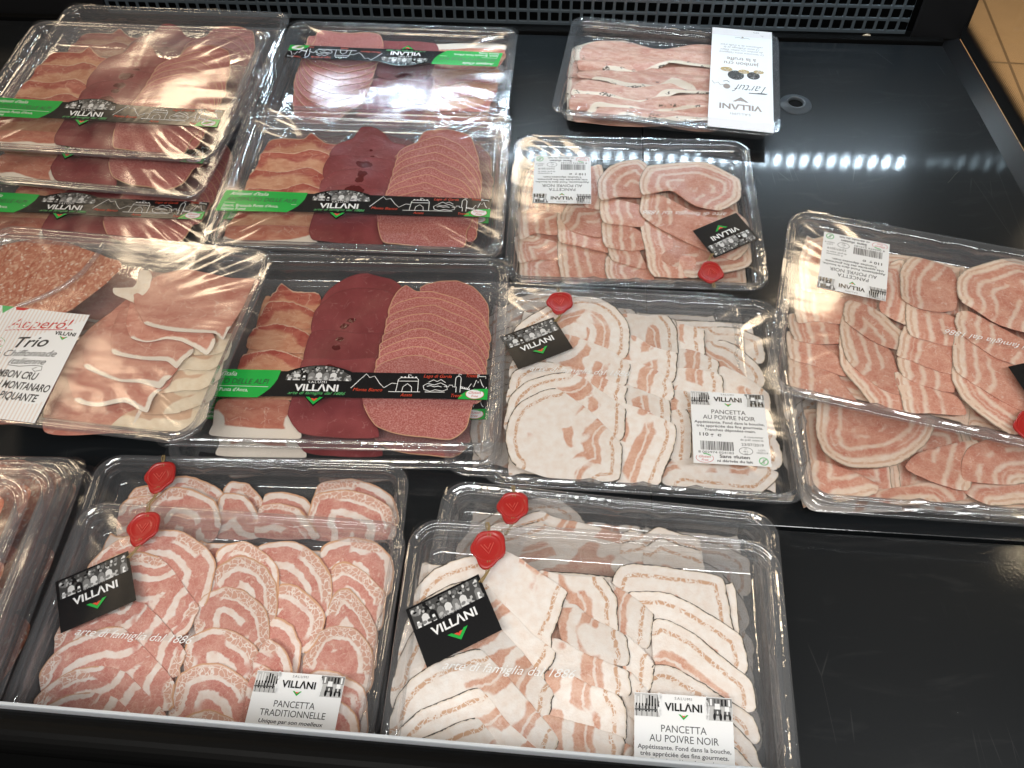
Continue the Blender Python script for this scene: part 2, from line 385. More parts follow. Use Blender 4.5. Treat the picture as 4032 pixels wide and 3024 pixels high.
def crowd(F, x0, x1, y0, y1, L=1, dome=False):
    """the old black and white group picture: a row of workers with aprons before hanging hams"""
    R = random.Random(11); wd, ht = x1-x0, y1-y0
    top = lambda x: y1 - (ht*0.75*(abs((x-(x0+x1)/2)/(wd/2)))**2.4 if dome else 0)
    n = 24
    for i in range(n):
        a, b = x0+wd*i/n, x0+wd*(i+1)/n
        F.poly([(a, y0), (b, y0), (b, top(b)), (a, top(a))], 'grey1', L)
    for i in range(46):
        x = x0 + wd*(0.02+0.96*R.random()); t = top(x)
        if t-y0 < ht*0.3: continue
        y = y0 + (t-y0)*(0.62+0.3*R.random()); r = ht*0.055*(0.7+R.random())
        F.disc(x, y, r, r*1.5, R.choice(['grey2', 'grey2', 'grey3', 'grey4', 'black']), L+1, 8)
    k = 9
    for i in range(k):
        x = x0 + wd*(i+0.5)/k; t = min(top(x), y0+ht*0.86); hh = (t-y0)
        if hh < ht*0.35: continue
        white = i in (1, 3, 4, 6); bw = wd/k*0.5
        F.poly([(x-bw, y0), (x+bw, y0), (x+bw*0.85, y0+hh*0.50), (x+bw*0.3, y0+hh*0.62), (x-bw*0.3, y0+hh*0.62), (x-bw*0.85, y0+hh*0.50)], 'grey4' if white and i != 3 else R.choice(['grey1', 'black', 'grey2']), L+2)
        if not white: F.poly([(x-bw*.45, y0), (x+bw*.45, y0), (x+bw*.3, y0+hh*0.36), (x-bw*.3, y0+hh*0.36)], 'grey3' if i % 2 else 'white', L+3)
        F.disc(x, y0+hh*0.76, ht*0.058, ht*0.085, R.choice(['grey3', 'grey2']), L+3, 10)
        F.disc(x, y0+hh*0.86, ht*0.082, ht*0.05, 'grey1' if i % 3 else 'black', L+4, 10)
    for i in range(12):
        x = x0+wd*(i+0.5)/12 + R.uniform(-1, 1)*wd*0.02
        if top(x)-y0 < ht*0.3: continue
        F.disc(x, y0+ht*(0.1+0.06*R.random()), wd*0.035, ht*0.08, R.choice(['grey1', 'grey2', 'grey3', 'grey2']), L+5, 10, R.uniform(-.5, .5))
def street(F, x0, x1, y0, y1, kind, L=1):
    """old street picture, its edge towards the word mark fading out in blots"""
    R = random.Random(5 if kind == 'shop' else 9); wd, ht = x1-x0, y1-y0
    F.rect(x0, y0, x1, y1, 'grey3', L)
    if kind == 'shop':
        for i in range(9): F.rect(x0+wd*i/9, y0+ht*0.45, x0+wd*(i+0.55)/9, y0+ht*(0.78+0.2*R.random()), R.choice(['black', 'grey1', 'grey4']), L+1)
        for i in range(8): F.disc(x0+wd*(i+.5)/8, y0+ht*0.5, wd*.03, ht*.07, 'black', L+2, 8); F.rect(x0+wd*(i+.25)/8, y0+ht*.2, x0+wd*(i+.75)/8, y0+ht*.44, R.choice(['black', 'grey1', 'grey2']), L+2)
        F.line([(x0, y0+ht*.28), (x1, y0+ht*.3)], ht*.06, 'grey1', L+3)
        for i in range(5): F.line([(x0+wd*(i+.4)/5, y0), (x0+wd*(i+.4)/5, y0+ht*.28)], wd*.02, 'black', L+3)
    else:
        F.rect(x0, y0+ht*.62, x1, y1, 'grey2', L+1)
        for i in range(7): F.rect(x0+wd*i/7, y0+ht*.66, x0+wd*(i+.5)/7, y0+ht*.95, R.choice(['black', 'grey1', 'white']), L+2)
        for cx, s in ((x0+wd*.42, 1.0), (x0+wd*.80, 0.85)):
            F.rect(cx-wd*.15*s, y0+ht*.22, cx+wd*.15*s, y0+ht*.5*s, 'grey1', L+3); F.rect(cx-wd*.1*s, y0+ht*.5*s, cx+wd*.1*s, y0+ht*.75*s, 'white', L+3)
            F.disc(cx-wd*.12*s, y0+ht*.17, wd*.055*s, ht*.16*s, 'black', L+4, 12); F.disc(cx+wd*.12*s, y0+ht*.17, wd*.055*s, ht*.16*s, 'black', L+4, 12)
            F.disc(cx, y0+ht*.36, wd*.035, ht*.08, 'grey4', L+4, 10)
    s = 1 if kind == 'shop' else -1
    xe = x1 if kind == 'shop' else x0
    for i in range(10):
        F.disc(xe + s*wd*0.03*R.uniform(-1.5, .8), y0+ht*R.random(), wd*.08*R.uniform(.4, 1), ht*.14, 'white', L+5, 9)
def gluten(F, x, y, k, L=3):
    F.disc(x, y, 7*k, 4.2*k, 'white', L); F.ring(x, y, 7*k, 4.2*k, 0.35*k, 'red', L+1, 150, 395)
    F.line([(x-1*k, y+4.3*k), (x+2*k, y+3.9*k), (x+5*k, y+2.6*k)], 1.0*k, 'sage', L+2)
    F.text('Gluten', x, y+0.3*k, 2.3*k, 'red', L+2, shear=0.35, wd=9.5*k); F.text('Free', x, y-2.8*k, 2.2*k, 'red', L+2, shear=0.35, wd=5.5*k)

# ------------------------------------------------------------------ the refrigerated case
def black(name, col, r1, r2, mixf, bsc, bst, dust=0.0):
    g = G(name); p = g.P(False)
    n = g.noise(p, bsc, 3); nrm = g.bump(n, bst, 0.00006)
    rr_ = g.add(r1, g.mul(g.noise(p, 0.02, 4), 0.05))
    c = col
    if dust:
        sp = g.math('SUBTRACT', 1.0, g.step(g.voro(p, 0.085, 'F1'), 0.010, 0.022))
        sp = g.mul(sp, g.step(g.noise(p, 0.02, 2), 0.52, 0.56))
        smear = g.mul(g.step(g.noise(g.vmath('MULTIPLY', p, (0.25, 1.0, 1.0)), 0.05, 6, 1.5), 0.55, 0.75), 0.02)
        c = g.mix(g.add(g.mul(sp, 0.5), smear), col, (0.45, 0.46, 0.46))
        for ang, sc in ((0.6, 0.021), (-0.35, 0.015), (1.2, 0.012)):       # hairline scratches
            ca, sa = math.cos(ang), math.sin(ang)
            q = g.t.nodes.new('ShaderNodeMapping'); g.put(q.inputs[0], p); q.inputs['Rotation'].default_value = (0, 0, ang); q.inputs['Scale'].default_value = (1.0, 0.12, 1.0)
            l = g.math('SUBTRACT', 1.0, g.step(g.voro(q.outputs[0], sc), 0.0, 0.0035))
            l = g.mul(l, g.step(g.noise(p, 0.011, 2), 0.55, 0.62)); c = g.mix(g.mul(l, 0.05), c, (0.5, 0.5, 0.5))
    a = g.principled(Base_Color=c, Roughness=rr_, Specular_IOR_Level=0.5, Normal=nrm)
    b = g.principled(Base_Color=c, Roughness=r2, Specular_IOR_Level=0.6, Normal=nrm)
    return g.surf(g.node('ShaderNodeMixShader', {0: mixf, 1: a, 2: b}))
M_SHELF = black('shelf_paint', (0.011, 0.013, 0.015), 0.035, 0.33, 0.42, 0.45, 0.7, 1.0)
M_BLACK = black('black_trim', (0.010, 0.010, 0.011), 0.22, 0.5, 0.4, 0.4, 0.25)
M_GRILLE = black('grille_paint', (0.085, 0.105, 0.12), 0.10, 0.30, 0.6, 0.3, 0.5)
M_VOID = plain('dark_void', (0.004, 0.004, 0.004), 0.8, 0.1)

# shelf panels with fine joints between them; the joint runs across below the ham pack
def panel(u0, u1, v0, v1, right=None):
    mb = MB()
    P = [sh(u0, v0, 0), sh(u1, v0, 0), sh(u1, v1, 0), sh(u0, v1, 0)]
    if right: P[1], P[2] = Vector((*right[0], 0)), Vector((*right[1], 0))
    dn = Vector((0, 0, -0.012))
    mb.hexa([p+dn for p in P], P)
    o = mb.build('shelf', M_SHELF); tag(o, kind='structure'); return bevel(o, .0007, 2)
XR = lambda y: 0.530 + 0.0165*(y-0.1)/0.9 + (0.0 if y < .85 else 0.0)
ub = 0.078
panel(-0.95, ub-.0005, 0.405, 0.955); panel(-0.95, ub-.0005, -0.05, 0.402)
def right_pt(v):
    y = 0.1
    for _ in range(20): y = (v - XR(y)*UY.x)/UY.y
    return (XR(y), y)
panel(ub+.0005, 0.5, 0.288, 0.955, (right_pt(.288), right_pt(.955)))
panel(ub+.0005, 0.5, -0.05, 0.285, (right_pt(-.05), right_pt(.285)))
mb = MB(); mb.hexa([sh(-.95,-.05,-.03), (.53,-.1,-.03), (.545,1.0,-.03), sh(-.95,1.25,-.03)], [sh(-.95,-.05,-.02), (.53,-.1,-.02), (.545,1.0,-.02), sh(-.95,1.25,-.02)]); tag(mb.build('case_floor', M_VOID), kind='structure')

# perforated return air grille at the back
def grille():
    pu, pz, hole, hz = .0135, .0150, .0098, .0108; u0, u1 = -0.62, 0.412; vz = 0.972; z0, nz = 0.004, 8
    nu = int((u1-u0)/pu); mb = MB(); lean = 0.10
    cell = lambda u, z, dv=0.0: sh(u, vz + lean*z + dv, z)
    us, zs = [], []
    for i in range(nu): us += [u0+i*pu, u0+i*pu+(pu-hole)]
    us.append(u0+nu*pu); 
    for j in range(nz): zs += [z0+j*pz, z0+j*pz+(pz-hz)]
    zs.append(z0+nz*pz)
    idx = {}
    def vert(i, j, s):
        if (i, j, s) not in idx: idx[(i, j, s)] = len(mb.v); mb.v.append(cell(us[i], zs[j], s*0.0018))
        return idx[(i, j, s)]
    hol = lambda i, j: i % 2 == 1 and j % 2 == 1
    I, J = len(us)-1, len(zs)-1
    for i in range(I):
        for j in range(J):
            if hol(i, j):
                for a, b in (((i, j), (i+1, j)), ((i+1, j), (i+1, j+1)), ((i+1, j+1), (i, j+1)), ((i, j+1), (i, j))):
                    mb.f.append((vert(*a, 0), vert(*b, 0), vert(*b, 1), vert(*a, 1))); mb.mi.append(0)
            else:
                mb.f.append((vert(i, j, 0), vert(i+1, j, 0), vert(i+1, j+1, 0), vert(i, j+1, 0))); mb.mi.append(0)
    o = mb.build('air_grille', M_GRILLE); return bevel(o, .0009, 2)
root = bpy.data.objects.new('air_grille', None); C.objects.link(root); root.location = sh(-.1, .972, 0)
tag(root, 'black perforated air return grille of square holes along the back of the shelf', 'grille')
def adopt(o, name):
    o.name = name; o.parent = root; o.matrix_parent_inverse = Matrix.Translation(-root.location); return o
adopt(grille(), 'perforated_panel')
mb = MB(); mb.hexa([sh(.414, .970, 0.0), sh(.478, .970, 0.0), sh(.478, .974, 0.0), sh(.414, .974, 0.0)], [sh(.414, .984, .125), sh(.478, .984, .125), sh(.478, .988, .125), sh(.414, .988, .125)])
adopt(bevel(mb.build('end_plate', M_BLACK), .001), 'end_plate')
mb = MB(); mb.hexa([sh(-.95, .970, 0.0), sh(-.622, .970, 0.0), sh(-.622, .974, 0.0), sh(-.95, .974, 0.0)], [sh(-.95, .984, .125), sh(-.622, .984, .125), sh(-.622, .988, .125), sh(-.95, .988, .125)])
adopt(bevel(mb.build('end_plate', M_BLACK), .001), 'end_plate')
mb = MB(); mb.box(-.95, .452, .9595, .9685, -.012, .003)
adopt(bevel(mb.build('lower_lip', M_VOID), .001), 'lower_lip')
mb = MB(); mb.box(-.95, .47, 1.02, 1.04, -.02, .14)
o = mb.build('back_wall', M_VOID); tag(o, kind='structure')

# side trim, printed glass and the shop floor beyond it
xg = lambda y: XR(y) + 0.024
mb = MB()
for (ya, yb) in ((-.05, .3), (.3, .6), (.6, .8), (.8, 1.06)):
    A_, B_ = Vector((XR(ya)+.0015, ya, 0)), Vector((XR(yb)+.0015, yb, 0)); dx = Vector((.0225, 0, 0)); dn = Vector((0, 0, .02)); upz = Vector((0, 0, .002))
    mb.hexa([A_-dn, A_+dx-dn, B_+dx-dn, B_-dn], [A_-upz*3, A_+dx+upz, B_+dx+upz, B_-upz*3])
tag(mb.build('side_trim', plain('trim_black', (.007, .007, .008), .38, .3)), 'narrow black trim between the shelf and the dotted side glass', 'trim')
g = G('printed_glass'); tc = g.node('ShaderNodeTexCoord', out=3)
sx = g.t.nodes.new('ShaderNodeSeparateXYZ'); g.put(sx.inputs[0], tc)
pt = 0.0021
cb = g.t.nodes.new('ShaderNodeCombineXYZ')
row = g.math('FLOOR', g.math('DIVIDE', sx.outputs[2], pt)); odd = g.mul(g.math('MODULO', g.math('ABSOLUTE', row), 2.0), 0.5)
fy = g.math('SUBTRACT', g.math('FRACT', g.add(g.math('DIVIDE', sx.outputs[1], pt), odd)), 0.5); fz = g.math('SUBTRACT', g.math('FRACT', g.math('DIVIDE', sx.outputs[2], pt)), 0.5)
rd = g.math('SQRT', g.add(g.mul(fy, fy), g.mul(fz, fz)))
lim = g.mul(g.math('SUBTRACT', 1.0, g.step(sx.outputs[2], 0.002, 0.034)), 0.78)
dot = g.math('LESS_THAN', rd, lim)
f = g.node('ShaderNodeLayerWeight', {'Blend': 0.5}, out=1)
gl = g.node('ShaderNodeMixShader', {0: g.add(g.mul(g.math('POWER', f, 4.5), 0.8), 0.06), 1: g.node('ShaderNodeBsdfTransparent', {'Color': (0.93, 0.95, 0.94)}), 2: g.node('ShaderNodeBsdfGlossy', {'Roughness': 0.02})})
M_FRIT = g.surf(g.node('ShaderNodeMixShader', {0: dot, 1: gl, 2: g.principled(Base_Color=(0.012, 0.012, 0.012), Roughness=0.3)}))
mb = MB()
a0, a1 = Vector((xg(-.05)+.001, -.05, .002)), Vector((xg(1.06)+.001, 1.06, .002)); hz = Vector((0, 0, .38)); tk = Vector((.006, 0, 0))
mb.hexa([a0, a0+tk, a1+tk, a1], [a0+hz, a0+tk+hz, a1+tk+hz, a1+hz])
tag(mb.build('side_glass', M_FRIT), 'clear side glass with a printed band of fading black dots', 'glass panel')
FLOOR_ROT, FLOOR_OFF = 8.1, (-94.5, -123.0, 0.0)
g = G('floor_tiles'); p = g.P(False)
q = g.t.nodes.new('ShaderNodeMapping'); g.put(q.inputs[0], p); q.inputs['Rotation'].default_value = (0, 0, rad(FLOOR_ROT)); q.inputs['Location'].default_value = FLOOR_OFF
br = g.t.nodes.new('ShaderNodeTexBrick'); g.put(br.inputs['Vector'], q.outputs[0]); br.offset = 0.0
br.inputs['Scale'].default_value = 1.0; br.inputs['Brick Width'].default_value = 365.0; br.inputs['Row Height'].default_value = 365.0; br.inputs['Mortar Size'].default_value = 4.5
br.inputs['Color1'].default_value = (0.31, 0.225, 0.145, 1); br.inputs['Color2'].default_value = (0.28, 0.20, 0.13, 1); br.inputs['Mortar'].default_value = (0.10, 0.07, 0.045, 1)
col = g.mix(g.mul(g.noise(p, 0.02, 5), 0.5), br.outputs[0], (0.20, 0.14, 0.09))
M_FLOOR = g.surf(g.principled(Base_Color=col, Roughness=0.35, Specular_IOR_Level=0.4))
mb = MB(); mb.quad([(-3, -3, -.85), (4, -3, -.85), (4, 5, -.85), (-3, 5, -.85)]); tag(mb.build('floor', M_FLOOR), kind='structure')
mb = MB(); mb.quad([(XR(0)+.03, -.06, -.84), (XR(1)+.03, 1.06, -.84), (XR(1)+.03, 1.06, -.004), (XR(0)+.03, -.06, -.004)])
tag(mb.build('case_side', M_BLACK), 'black outer side of the refrigerated case below the glass', 'case side')
area('floor_spot', (1.9, 1.6, 2.0), (1.45, 2.0, -.85), .12, .12, 15, (1.0, .74, .46), 'DISK', 60)

# front rail with its acrylic edge, whose lit brightness is painted white
zr = .13; 
v0 = .08821; RY = -.10969
RX_, RV_ = Vector((math.cos(RY), math.sin(RY), 0)), Vector((-math.sin(RY), math.cos(RY), 0))
def rl(u, v, z): return RX_*u + RV_*v + Vector((0, 0, z))
mb = MB(); N = 14; prof = []
for k in range(N+1):
    a = rad(-20 + 200*k/N); prof.append((v0-.0018-.011+.011*math.cos(a), zr-.0115+.011*math.sin(a)))
prof += [(v0-.035, zr-.03), (v0-.05, zr-.034), (v0-.10, zr-.036), (v0-.10, zr-.05), (v0-.01, zr-.05)]
b = 0
for u in (-.9, .65):
    for v, z in prof: mb.v.append(rl(u, v, z))
n = len(prof)
for k in range(n): mb.f.append((k, (k+1) % n, n+(k+1) % n, n+k)); mb.mi.append(0)
mb.f += [tuple(range(n)), tuple(range(2*n-1, n-1, -1))]; mb.mi += [0, 0]
rail = mb.build('front_rail', plain('rail_black', (.004, .004, .004), .45, .06), None, False); tag(rail, 'glossy black front rail with a bright acrylic edge across the bottom', 'rail')
g = G('acrylic_edge'); f = g.node('ShaderNodeLayerWeight', {'Blend': 0.5}, out=1)
d1 = g.node('ShaderNodeMixShader', {0: 0.5, 1: g.node('ShaderNodeBsdfDiffuse', {'Color': (.9, .94, .98)}), 2: g.node('ShaderNodeBsdfTranslucent', {'Color': (.9, .94, .98)})})  # near-white body colour stands in for lamp light caught in the clear edge
d2 = g.node('ShaderNodeMixShader', {0: .97, 1: g.node('ShaderNodeBsdfTransparent'), 2: d1})
M_EDGE = g.surf(g.node('ShaderNodeMixShader', {0: .06, 1: d2, 2: g.node('ShaderNodeBsdfGlossy', {'Roughness': .15})}))
mb = MB(); mb.hexa([rl(-.9, v0-.0019, zr-.03), rl(.65, v0-.0019, zr-.03), rl(.65, v0, zr-.03), rl(-.9, v0, zr-.03)], [rl(-.9, v0-.0019, zr), rl(.65, v0-.0019, zr), rl(.65, v0, zr), rl(-.9, v0, zr)])
bevel(mb.build('acrylic_edge', M_EDGE, rail), .0008)

# small things on the shelf
def lathe(name, prof, mat, loc, n=48, parent=None):
    mb = MB()
    for r_, z in prof:
        for k in range(n): a = 2*math.pi*k/n; mb.v.append(Vector((loc[0]+r_*math.cos(a), loc[1]+r_*math.sin(a), loc[2]+z)))
    for i in range(len(prof)-1):
        for k in range(n): mb.f.append((i*n+k, i*n+(k+1) % n, (i+1)*n+(k+1) % n, (i+1)*n+k)); mb.mi.append(0)
    return mb.build(name, mat, parent, True)
gx, gy = .3384, .7967
o = lathe('grommet', [(.0185, .0002), (.0181, .0011), (.0175, .0014), (.0120, .0030), (.0114, .0038), (.0100, .0039), (.0090, .0033), (.0086, .0004)], plain('grommet_plastic', (.07, .08, .09), .33, .5), (gx, gy, 0))
tag(o, 'round dark ring shaped grommet set in the empty black shelf', 'grommet')
mb = MB(); n = 32; mb.v = [Vector((gx+.0090*math.cos(2*math.pi*k/n), gy+.0090*math.sin(2*math.pi*k/n), .0004)) for k in range(n)]; mb.f = [tuple(range(n))]; mb.mi = [0]
mb.build('hole', M_VOID, o)  # flat near-black disc; the shade inside the opening is put in as colour
M_CRUMB = plain('crumb', (.62, .50, .36), .7)
def crumb(x, y, z, s, lab):
    R = random.Random(int(x*1e4)); V, F = [], []; n = 8
    for j in range(5):
        for k in range(n):
            a = 2*math.pi*k/n; q = math.sin(math.pi*(j+.4)/5)*R.uniform(.7, 1.2)
            V.append((x+s*q*math.cos(a), y+s*.6*q*math.sin(a), z+s*.45*(1-math.cos(math.pi*(j+.4)/5))*.6))
    for j in range(4):
        for k in range(n): F.append((j*n+k, j*n+(k+1) % n, (j+1)*n+(k+1) % n, (j+1)*n+k))
    F += [tuple(range(n))[::-1], tuple(range(4*n, 5*n))]
    tag(make('crumb', V, F, M_CRUMB), lab, 'crumb')
crumb(.4584, .9300, .0, .0052, 'pale crumb lying at the foot of the grille')
mb = MB(); mb.tube([(.4745+.011*t+.0, .6625+.006*math.sin(t*1.4)+.004*t, .0004) for t in [k/10*1.6-.6 for k in range(11)]], .00032, 5)
tag(mb.build('thin_hair', plain('hair', (.05, .04, .03), .5)), 'thin dark hair on the shelf below the row of light dots', 'hair')

# ------------------------------------------------------------------ trays and films
H = 0.020                                       # rim above the tray's own floor
def rr_loop(a, b, r, nc=10, ns=26, sq=0.0):
    """rounded rectangle loop (counter-clockwise); always the same number of points; sq pulls the corners outward"""
    r = max(r, 0.002); out = []
    cs = [(a-r, b-r, 0), (-a+r, b-r, 90), (-a+r, -b+r, 180), (a-r, -b+r, 270)]
    for q, (cx, cy_, a0) in enumerate(cs):
        for k in range(nc+1):
            t = rad(a0 + 90*k/nc); e = 1 + sq*math.sin(2*rad(90*k/nc))**2
            out.append((cx + r*e*math.cos(t), cy_ + r*e*math.sin(t)))
        nx = cs[(q+1) % 4]; t = rad(a0+90)
        p0 = (cx+r*math.cos(t), cy_+r*math.sin(t)); t2 = rad(nx[2]); p1 = (nx[0]+r*math.cos(t2), nx[1]+r*math.sin(t2))
        for k in range(1, ns): out.append((p0[0]+(p1[0]-p0[0])*k/ns, p0[1]+(p1[1]-p0[1])*k/ns))
    return np.array(out)
PROF = [(0.0, -2.4), (0.0, -1.2), (0.6, -0.2), (1.6, 0.0), (3.4, 0.0), (4.2, -1.4), (5.6, -1.4), (6.3, -0.25), (8.2, -0.25), (8.9, -3.5), (9.3, -6.5),
        (11.0, -7.0), (11.6, -8.6), (12.6, -13.5), (13.4, -17.0), (15.0, -19.2), (18.0, -20.0)]
SIZE = {'p': (0.125, 0.1044, 0.021), 'a': (0.137, 0.0992, 0.019), 'e': (0.1266, 0.0987, 0.019), 'k': (0.135, 0.1009, 0.024)}
def tray_mesh(ty):
    a, b, r = SIZE[ty]; V, F = [], []
    base = rr_loop(a, b, r); n = len(base)
    # lugs: small half-round dents of the inner rim
    lug = np.zeros(n)
    if ty in ('p', 'e'):
        for fx, fy in ((-.33, 1), (.33, 1), (.05, 1), (-.33, -1), (.33, -1), (.0, -1), (1, -.3), (1, .3), (-1, -.3), (-1, .3)):
            px, py = (fx*a, fy*b) if abs(fy) == 1 else (fx*a, fy*b)
            dd = np.hypot(base[:, 0]-px, base[:, 1]-py); lug = np.maximum(lug, np.exp(-(dd/0.0042)**2))
    for off, z in PROF:
        o = off*0.001; L = rr_loop(a-o, b-o, r-o)
        zz = np.full(n, z)
        if 5 < off < 9.5:
            c = lug*0.0024; nn = np.where(np.abs(L[:, 1:2]) > b-0.012, [[0, 1]], [[1, 0]])*np.sign(L); L = L - nn*c[:, None]*(1 if off > 6.2 else 0.5)
        for (x, y), q in zip(L, zz): V.append((x, y, H+q*0.001))
    m = len(PROF)
    for i in range(m-1):
        for k in range(n): F.append((i*n+k, i*n+(k+1) % n, (i+1)*n+(k+1) % n, (i+1)*n+k))
    inn = rr_loop(a*0.5, b*0.5, 0.003)
    for (x, y) in inn: V.append((x, y, 0.0002))
    for k in range(n): F.append(((m-1)*n+k, (m-1)*n+(k+1) % n, m*n+(k+1) % n, m*n+k))
    V.append((0, 0, 0.0002)); c = len(V)-1
    for k in range(n): F.append((m*n+k, m*n+(k+1) % n, c))
    return V, F
def film_height(ty, seed):
    R = random.Random(seed)
    ws = [(R.uniform(20, 60), R.uniform(20, 60), R.uniform(0, 6.3), R.uniform(0.06, 0.16)) for _ in range(5)]
    amp = {'p': 0.8, 'e': 0.8, 'a': 1.5, 'k': 1.4}[ty]
    def z(x, y):                                # x, y in mm -> metres above the tray floor
        return H + 0.001*(0.45 + amp*sum(q*math.sin(x/a*2+c)*math.cos(y/b*2+c) for a, b, c, q in ws))
    return z
def film_mesh(ty, seed):
    a, b, r = SIZE[ty]; zf = film_height(ty, seed); R = random.Random(seed+1)
    V, F = [], []
    S = [0.0, .12, .24, .36, .48, .58, .67, .74, .79, .83, .865, .89, .91, .93, .95, .97, .985, 1.0]
    loops = []
    flap = {'p': 0.10, 'e': 0.06, 'a': 0.30, 'k': 0.22}[ty]
    for s_ in S[1:]:
        loops.append((s_, rr_loop(a*s_, b*s_, max(r*s_, .004), sq=flap*max(0, (s_-.9)/.1))))
    n = len(loops[0][1])
    ph = [R.uniform(0, 6.3) for _ in range(4)]; wamp = {'p': 0.35, 'e': 0.3, 'a': 1.15, 'k': 0.8}[ty]
    V.append((0, 0, zf(0, 0)))
    for s_, L in loops:
        for k, (x, y) in enumerate(L):
            z = zf(x*1000, y*1000)
            ang = math.atan2(y/b, x/a); q = int((ang+math.pi)//(math.pi/2)) % 4
            dc = abs((ang % (math.pi/2)) - math.pi/4)            # 0 at a corner
            cw = math.exp(-(dc/0.30)**2)
            rw = math.exp(-((s_-.80)/.13)**2)
            z += 0.001*wamp*cw*rw*math.sin(ang*34+ph[q])
            z += 0.001*0.35*wamp*rw*math.sin(ang*11+ph[(q+1) % 4])*(1-cw)
            if s_ > .985: z += 0.001*(0.5*math.sin(k*0.35+ph[0]) - 0.35)*(0.4 if ty in 'pe' else 1.0)*(1+2*cw)
            V.append((x, y, z))
    for k in range(n): F.append((0, 1+k, 1+(k+1) % n))
    for i in range(len(loops)-1):
        for k in range(n): F.append((1+i*n+k, 1+(i+1)*n+k, 1+(i+1)*n+(k+1) % n, 1+i*n+(k+1) % n))
    return V, F

# ------------------------------------------------------------------ slices
TR = [1, .992, .98, .962, .94, .91, .875, .83, .78, .72, .65, .57, .49, .4, .31, .21, .1]
def catmull(P, n):
    P = np.array(P, float); N = len(P); out = []
    seg = np.hypot(*(np.roll(P, -1, 0)-P).T); cum = np.concatenate([[0], np.cumsum(seg)]); tot = cum[-1]
    par = []
    for j in range(n):
        t = tot*j/n; i = min(np.searchsorted(cum, t, 'right')-1, N-1); f = (t-cum[i])/max(seg[i], 1e-9)
        p0, p1, p2, p3 = P[i-1], P[i], P[(i+1) % N], P[(i+2) % N]
        # gentle tension so that folded corners stay crisp
        m1, m2 = (p2-p0)*0.32, (p3-p1)*0.32
        h = f*f*(3-2*f)
        q = (2*f**3-3*f**2+1)*p1 + (f**3-2*f**2+f)*m1 + (-2*f**3+3*f**2)*p2 + (f**3-f**2)*m2
        out.append(q); par.append(i+f)
    return np.array(out), np.array(par)
def slice_mesh(kind, flat, rind, spots, k, n_all, slope, wave, seed, filler=False):
    P = [(flat[i], flat[i+1]) for i in range(0, len(flat), 2)]
    area2 = sum(P[i-1][0]*P[i][1]-P[i][0]*P[i-1][1] for i in range(len(P)))
    n = 96; O, par = catmull(P, n); R = np.random.RandomState(seed)
    rough = {'pepper': .22, 'trad': .15, 'lean': .25, 'speck': .35, 'truffle': .4, 'ham': .06}.get(kind, .12)
    nz = R.randn(n)*rough; nz = nz*.6 + np.roll(nz, 1)*.4 + np.convolve(np.tile(R.randn(n)*.9, 3), np.hanning(13)/6, 'same')[n:2*n]*.8
    cen = np.array([O[:, 0].mean(), O[:, 1].mean()])
    dr = O-cen; ln = np.hypot(*dr.T)[:, None]; O = O + dr/ln*nz[:, None]
    # distance field to the rind
    N = len(P); mask = np.zeros(n, bool)
    for i0, i1 in rind:
        if i1 <= i0: i1 += N
        mask |= ((par >= i0) & (par <= i1)) | ((par+N >= i0) & (par+N <= i1))
    RP = O[mask] if mask.any() else None
    V, UV = [], []; f1, f2 = R.uniform(0, 6.3, 2)
    def zz(x, y):
        if filler: return -17.2 + wave(x, y)
        return -16.6 + 11.4*(k+1)/n_all + slope*(y-cen[1]) + wave(x, y) + 0.32*math.sin(x/6.5+f1)*math.sin(y/7.5+f2)
    def dist(x, y):
        if RP is None: return 60.0
        return float(np.sqrt(((RP-(x, y))**2).sum(1)).min())
    def spot(x, y): return min([math.hypot((x-sx)/(.9*sr_), (y-sy)/(.6*sr_)) for sx, sy, sr_ in spots] + [9.0])
    th = 1.1 if kind == 'salame' else 0.6
    for t, drop in [(0.998, th)] + [(t, 0) for t in TR]:
        for j in range(n):
            x, y = cen + (O[j]-cen)*t
            e = max(0, (t-.82)/.18)
            curl = (0.7 if kind == 'salame' else 0.25)*e**2 if mask[j] else -0.4*e**3
            V.append((x*.001, y*.001, H + (zz(x, y)+curl-drop)*.001)); UV.append((dist(x, y), spot(x, y)))
    x, y = cen; V.append((x*.001, y*.001, H+zz(x, y)*.001)); UV.append((dist(x, y), spot(x, y)))
    F = []; m = len(TR)+1; cw = area2 < 0
    for i in range(m-1):
        for j in range(n):
            q = (i*n+j, i*n+(j+1) % n, (i+1)*n+(j+1) % n, (i+1)*n+j); F.append(q[::-1] if cw else q)
    for j in range(n):
        q = ((m-1)*n+j, (m-1)*n+(j+1) % n, m*n); F.append(q[::-1] if cw else q)
    me = bpy.data.meshes.new('slice'); me.from_pydata(V, [], F); me.materials.append(MEAT[kind])
    me.polygons.foreach_set('use_smooth', [True]*len(F))
    l = me.uv_layers.new(name='rind'); vi = np.zeros(len(me.loops), dtype=np.int32); me.loops.foreach_get('vertex_index', vi)
    l.data.foreach_set('uv', np.asarray(UV, dtype=np.float32)[vi].ravel()); me.update()
    return me
